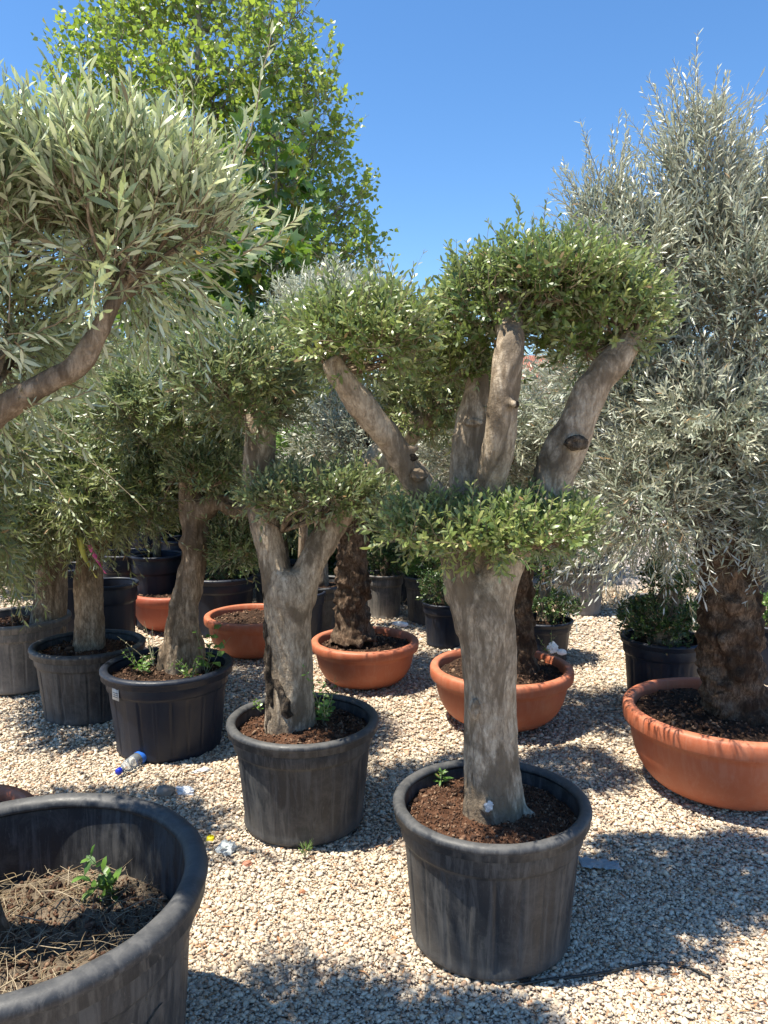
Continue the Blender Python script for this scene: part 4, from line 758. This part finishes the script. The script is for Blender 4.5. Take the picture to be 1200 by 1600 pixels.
mb.add(V, [np.array([[0, 1, 5, 4], [2, 3, 4, 5], [6, 7, 1, 0], [7, 8, 2, 1], [8, 9, 3, 2], [9, 6, 0, 3]]), np.array([[1, 2, 5], [3, 0, 4]])]); link('roof', mb.mesh('roof'), tile_mat(), hz, smooth=False)
for xw in (4.6, 6.8, 9.0):
    mb = MB(); mb.add(*boxv(xw, xw+.9, 21.95, 22.02, .9, 2.0)); wf = link('window', mb.mesh('window'), plain('white_frame', (0.6, 0.58, 0.55), .6), hz, smooth=False)
    mb = MB(); mb.add(*boxv(xw+.07, xw+.83, 21.94, 21.96, .97, 1.93)); pn = link('pane', mb.mesh('pane'), plain('dark_glass', (0.03, 0.035, 0.04), .15), wf, (0, 0, 0), smooth=False)

# ================================================================ SMALL THINGS ON THE GROUND AND POTS
def gp(px, py, dz=0): p = G(px, py); p.z = float(gz(np.array(p.x), np.array(p.y)))+dz; return p
# bottle
b0 = gp(184, 1216, .036); b1 = gp(231, 1186, .036); ax = (b1-b0).normalized(); ln_ = .215
bt = thing('plastic_bottle', 'clear crushed water bottle with blue cap lying by the navy pot', 'bottle', b0)
bt.rotation_euler = ax.to_track_quat('Z', 'Y').to_euler()
M['clear'] = plain('clear_plastic', (0.75, 0.82, 0.88), .12, Transmission_Weight=.82, IOR=1.25, Alpha=1.0)
M['blue'] = plain('blue_plastic', (0.01, 0.03, 0.45), .35); M['white'] = plain('white_plastic', (0.7, 0.72, 0.74), .5); M['label'] = plain('blue_label', (0.03, 0.14, 0.55), .4)
prof = [(.003, .02), (.012, .02), (.013, .035), (.024, .055), (.031, .075), (.0315, .1), (.028, .106), (.0315, .112), (.0315, .15), (.028, .156), (.0315, .162), (.0315, .20), (.027, .213), (.002, .21)]
mb = MB(); lathe(mb, prof, 32, lambda a, Z: 1+.05*np.sin(2*a+Z*40)); link('body', mb.mesh('body'), M['clear'], bt, (0, 0, 0))
mb = MB(); lathe(mb, [(.001, -.001), (.014, -.001), (.0155, .002), (.0155, .019), (.013, .021), (.001, .0212)], 24, lambda a, Z: 1+.015*np.sin(24*a)); link('cap', mb.mesh('cap'), M['blue'], bt, (0, 0, 0))
mb = MB(); lathe(mb, [(.0325, .15), (.0327, .151), (.0327, .185), (.0325, .186)], 32, lambda a, Z: 1+.05*np.sin(2*a+Z*40)); link('label', mb.mesh('label'), M['label'], bt, (0, 0, 0))
def crumple(name, label, cat, p, size, col, seed, flat=.4, sub=3, yaw=0, amp=.9, mat=None):
    bm = bmesh.new(); bmesh.ops.create_icosphere(bm, subdivisions=sub, radius=1)
    for v in bm.verts:
        c = v.co.copy(); n = mnoise.fractal(c*1.6+Vector((seed, 0, 0)), .7, 2, 4)*amp; c *= 1+n*.55; c.z *= flat; v.co = Vector((c.x*size[0], c.y*size[1], c.z*size[0]))
    me = bpy.data.meshes.new(name); bm.to_mesh(me); bm.free()
    o = link(name, me, mat or plain(name+'_mat', col, .6), None, tuple(p), smooth=False); o.rotation_euler = (0, 0, yaw); tag(o, label, cat); return o
crumple('paper_scrap', 'crumpled white paper scrap on the gravel beside a grey stone', 'litter', gp(288, 1241, .012), (.05, .022), (.8, .82, .85), 3, yaw=-.3)
crumple('plastic_scrap', 'crumpled clear grey plastic ball on the gravel next to the yellow cap', 'litter', gp(354, 1328, .018), (.034, .03), (.5, .53, .52), 5, .7)
crumple('paper_scrap', 'thin flat white scrap lying in shade between the two pots', 'litter', gp(316, 1208, .008), (.04, .012), (.6, .62, .63), 8, .25, yaw=.4)
crumple('stone', 'smooth grey-brown stone left of the white paper scrap', 'stone', gp(258, 1243, .02), (.045, .03), (.28, .24, .2), 9, .6, amp=.25)
crumple('stone', 'reddish brown stone on the gravel below the plastic ball', 'stone', gp(386, 1350, .012), (.02, .016), (.34, .15, .09), 12, .6, amp=.4)
crumple('stone', 'small rust coloured stone in the sunlit gravel left of the front pot', 'stone', gp(472, 1393, .01), (.012, .01), (.36, .16, .08), 13, .6, amp=.4)
crumple('plastic_scrap', 'white ruffled plastic scrap standing in the bowl behind the front trunk', 'litter', Vector(tuple(P(863, 1012, pH[1]-.05))), (.028, .02), (.8, .82, .82), 15, 1.2)
crumple('plastic_scrap', 'smooth white plastic cup piece in the bowl behind the front trunk', 'litter', Vector(tuple(P(878, 1019, pH[1]-.08))), (.026, .016), (.75, .77, .8), 16, .7, amp=.3)
crumple('plaster_patch', 'small whitish patch stuck on the foot of the front trunk', 'patch', Vector(tuple(P(764, 1260, pA[1]-.112))), (.013, .006), (.55, .55, .55), 22, 1.1)
crumple('plastic_scrap', 'pale blue-white plastic strip on the mulch of the middle bowl', 'litter', Vector(tuple(P(626, 975, pG[1]-.02))), (.055, .015), (.62, .7, .78), 18, .3, yaw=-.5, amp=.4)
# yellow cap
yc = gp(329, 1312, .0); ycap = MB(); lathe(ycap, [(.002, .02), (.014, .02), (.016, .017), (.0165, .008), (.019, .006), (.019, .0), (.015, 0)], 28, lambda a, Z: 1+.02*np.sin(20*a))
tag(link('bottle_cap', ycap.mesh('bottle_cap'), plain('yellow_plastic', (0.75, 0.62, 0.02), .35), None, tuple(yc)), 'round yellow plastic cap on the gravel by the big tub', 'bottle cap')
# plastic sheet scrap beside main pot
mb = MB(); q0 = gp(905, 1352); q1 = gp(965, 1358); n1, n2 = 14, 8; V = []
for i in range(n1):
    for k in range(n2):
        p = q0+(q1-q0)*(i/(n1-1)*1.05); V.append((p.x, p.y+(k/(n2-1)-.5)*.075*(1-.25*i/n1), .012+.012*mnoise.noise(Vector((i*.8, k*.9, 2)))+.004))
mb.add(np.array(V), np.array([[i*n2+k, (i+1)*n2+k, (i+1)*n2+k+1, i*n2+k+1] for i in range(n1-1) for k in range(n2-1)]))
o = link('plastic_sheet', mb.mesh('plastic_sheet'), plain('grey_film', (0.30, 0.36, 0.38), .35), None); md = o.modifiers.new('thick', 'SOLIDIFY'); md.thickness = .002
tag(o, 'grey-blue plastic film scrap lying right of the front pot', 'litter')
# hose on gravel
pts = [gp(800, 1541, .01), gp(850, 1532, .01), gp(900, 1527, .012), gp(950, 1520, .012), gp(1000, 1508, .01), gp(1040, 1508, .012), gp(1075, 1513, .008), gp(1110, 1530, .01)]
sp = spline([(*p, .0042) for p in pts], 6); mb = MB(); tube(mb, sp[:, :3], sp[:, 3], 8)
tag(link('irrigation_hose', mb.mesh('irrigation_hose'), plain('black_rubber', (0.015, 0.018, 0.018), .5), None), 'thin black drip hose snaking from the foot of the front pot', 'hose')
# tag on pot C
def surf(px, py, pot, D, h):
    d = ray(px, py); o_ = Vector((0, 0, H)); best = None
    for k in range(4000):
        t = 1+k*.001; p = o_+d*t
        r = math.hypot(p.x-pot[0], p.y-pot[1]); Rz = D/2*(.79+(1-.035*2.3-.79)*(p.z/h))+.004
        if r < Rz and p.z < h: return p
    return p
s0 = surf(182, 1082, pC, .67, .44); outw = Vector((s0.x-pC[0], s0.y-pC[1], 0)).normalized(); side = outw.cross(Vector((0, 0, 1)))
tg = thing('plant_tag', 'small white plant tag stuck under the rim of the navy black pot', 'tag', s0)
mb = MB(); s0v = s0+outw*.006
def tagquad(u0, u1, v0, v1, off, th=.001):
    c = [s0v+outw*off+side*u+Vector((0, 0, v)) for u, v in ((u0, v0), (u1, v0), (u1, v1), (u0, v1))]; d_ = [p-outw*th for p in c]
    return np.array([tuple(p) for p in c+d_]), np.array([[0, 1, 2, 3], [7, 6, 5, 4], [0, 4, 5, 1], [1, 5, 6, 2], [2, 6, 7, 3], [3, 7, 4, 0]])
mb.add(*tagquad(-.028, .028, -.038, .034, .0)); link('card', mb.mesh('card'), plain('tag_card', (0.55, 0.56, 0.55), .6), tg, smooth=False)
mb = MB(); mb.add(*tagquad(-.024, -.004, .018, .024, .0015)); mb.add(*tagquad(-.022, .02, -.003, .0, .0015)); mb.add(*tagquad(-.022, .016, -.013, -.0105, .0015)); mb.add(*tagquad(-.022, .019, -.023, -.0205, .0015))
link('print', mb.mesh('print'), plain('tag_print', (0.03, 0.035, 0.05), .6), tg, smooth=False)
# ribbons
def ribbon(label, rows, w_, col, name='ribbon'):
    mb = MB(); V = []; n = len(rows)
    sp = spline([(*p, 0) for p in rows], 6)[:, :3]
    for i, p in enumerate(sp): a = i*.12; V += [tuple(p+np.array([w_*math.cos(a), w_*.5*math.sin(a), 0])), tuple(p-np.array([w_*math.cos(a), w_*.5*math.sin(a), 0]))]
    mb.add(np.array(V), np.array([[2*i, 2*i+1, 2*i+3, 2*i+2] for i in range(len(sp)-1)]))
    o = link(name, mb.mesh(name), plain(name+'_film', col, .5), None); md = o.modifiers.new('thick', 'SOLIDIFY'); md.thickness = .0008; tag(o, label, 'ribbon', 'marker ribbons on the olives')
Y = pD[1]-.35
ribbon('yellow-green marker ribbon hanging in front of the flecked trunk', [P(124, 840, Y), P(130, 865, Y), P(140, 885, Y), P(151, 903, Y)], .016, (0.50, 0.50, 0.10))
ribbon('bright pink marker ribbon hanging right of the yellow-green one', [P(140, 852, Y), P(148, 868, Y), P(156, 882, Y), P(165, 896, Y)], .014, (0.75, 0.08, 0.36))
ribbon('pink marker ribbon tied near the crossing of the centre limbs', [P(636, 695, 3.2), P(639, 702, 3.2), P(642, 712, 3.2)], .011, (0.75, 0.08, 0.36))
# weeds
def weed(label, p, stems, leaf, shape='oval', mat='leafW', name='weed', hgt=.1, n=5, per=2, ang=1.0, cat='weed', spreadv=.35, lean=(0, 0)):
    t = thing(name, label, cat, p); mb = MB(); g = np.random.default_rng(int(abs(p[0])*1000))
    for k in range(stems):
        e = Vector(p)+Vector((g.normal(0, spreadv*hgt)+lean[0]*hgt, g.normal(0, spreadv*hgt)+lean[1]*hgt, hgt*g.uniform(.65, 1.1)))
        whip(mb, p, e, .0, leaf, n, per, .0018, shape, ang, .45)
    link('leaves', mb.mesh('leaves'), [M[mat], M['stemG']], t)
weed('green sprig with pointed oval leaves against the inner wall of the big tub', Vector((-.72, 1.98, .37)), 2, (.05, .022), hgt=.17, n=6, lean=(-.1, 0))
weed('small bright weed in the soil left of the front trunk', tuple(G(688, 1222, .40)), 4, (.032, .009), 'lance', hgt=.05, n=3)
weed('tuft of green blades at the foot of the second olive pot', tuple(gp(476, 1336)), 6, (.04, .005), 'lance', hgt=.06, n=2, ang=.3, name='grass_tuft')
weed('leafy weed right of the trunk in the second olive pot', tuple(P(505, 1128, 3.15)), 6, (.034, .016), hgt=.12, n=5)
weed('tall seeding weed leaning over the rim of the second olive pot', tuple(P(508, 1120, 3.05)), 3, (.03, .012), hgt=.24, n=7, lean=(.1, -.1))
weed('tiny weed left of the trunk in the second olive pot', tuple(P(408, 1112, 3.15)), 4, (.022, .010), hgt=.05, n=3)
weed('heart-leaved vine climbing the leaning trunk in the navy pot', tuple(P(322, 1055, 3.85)), 5, (.05, .045), 'heart', hgt=.26, n=5, per=1)
weed('bushy weeds in the navy pot left of the leaning trunk', tuple(P(222, 1050, 3.85)), 9, (.03, .010), hgt=.11, n=5, spreadv=.6)
weed('dry branching seed head beside the navy pot', tuple(P(240, 1040, 3.75)), 4, (.012, .012), 'oval', 'straw', hgt=.24, n=6, per=1)
weed('low green weed at the trunk foot of the navy pot', tuple(P(300, 1060, 3.75)), 8, (.032, .012), hgt=.09, n=4, spreadv=.6)
weed('fine weed in the bowl behind the front trunk', tuple(P(858, 1022, 4.2)), 3, (.02, .008), hgt=.12, n=5)
# dry straw and root litter in the tub
mb = MB(); g = np.random.default_rng(4)
for k in range(800):
    r = .36*math.sqrt(g.uniform(0, 1)); a = g.uniform(0, 2*PI); x, y = pE[0]+r*math.cos(a), pE[1]+r*math.sin(a); b = g.uniform(0, PI); l = g.choice([g.uniform(.015, .05), g.uniform(.04, .15)]); z = .395+.03*(1-(r/.37)**2)+g.uniform(0, .03)
    p0 = np.array([x-l/2*math.cos(b), y-l/2*math.sin(b), z]); p1 = np.array([x+l/2*math.cos(b), y+l/2*math.sin(b), z+g.normal(0, .015)]); m = (p0+p1)/2+g.normal(0, .007, 3)
    rr = g.choice([.0006, .001, .002], p=[.62, .33, .05]); s = spline([(*p0, rr), (*m, rr), (*p1, rr*.5)], 4); tube(mb, s[:, :3], s[:, 3], 4, tint=g.uniform(0.06, .8), cap=False)
tag(link('dry_straw', mb.mesh('dry_straw'), M['straw'], None), 'tangle of dry roots and straw on the soil of the big tub', 'straw', kind='stuff')
# dry grass by the far pots and fallen leaves on the gravel
mb = MB(); n = 2600; x = g.uniform(-1.2, 2.4, n); y = g.uniform(7.0, 8.0, n); base = np.stack([x, y, 0*x], -1); d = norm(np.stack([g.normal(0, .4, n), g.normal(0, .4, n), np.ones(n)], -1)); nr = norm(np.cross(d, g.normal(size=(n, 3))))
leaf_batch(mb, base, d, nr, g.uniform(.06, .17, n), np.full(n, .006), .4)
tag(link('dry_grass', mb.mesh('dry_grass'), [M['straw']], None), 'dry yellow grass along the edge of the gravel', 'grass', kind='stuff')
mb = MB(); n = 6500; y = g.uniform(1.6, 6.5, n); x = g.uniform(-1, 1, n)*(.5*y+.3); base = np.stack([x, y, gz(x, y)+.010], -1); a = g.uniform(0, 2*PI, n); d = norm(np.stack([np.cos(a), np.sin(a), g.normal(0, .15, n)], -1)); nr = norm(np.stack([g.normal(0, .3, n), g.normal(0, .3, n), np.ones(n)], -1)); nr = norm(nr-d*np.sum(nr*d, 1, keepdims=True))
leaf_batch(mb, base, d, nr, g.uniform(.012, .04, n), g.uniform(.003, .008, n), .2, tint=g.uniform(0, 1, n))
M['fallen'] = leaf_mat('fallen_leaf', [(0.30, 0.13, 0.06), (0.38, 0.20, 0.10), (0.45, 0.30, 0.17), (0.22, 0.14, 0.09)], (0.33, 0.26, 0.18), .05, (0.2, 0.1, 0.05), .8, .2)
tag(link('fallen_leaves', mb.mesh('fallen_leaves'), [M['fallen']], None), 'dry olive leaves strewn over the gravel', 'leaves', kind='stuff')
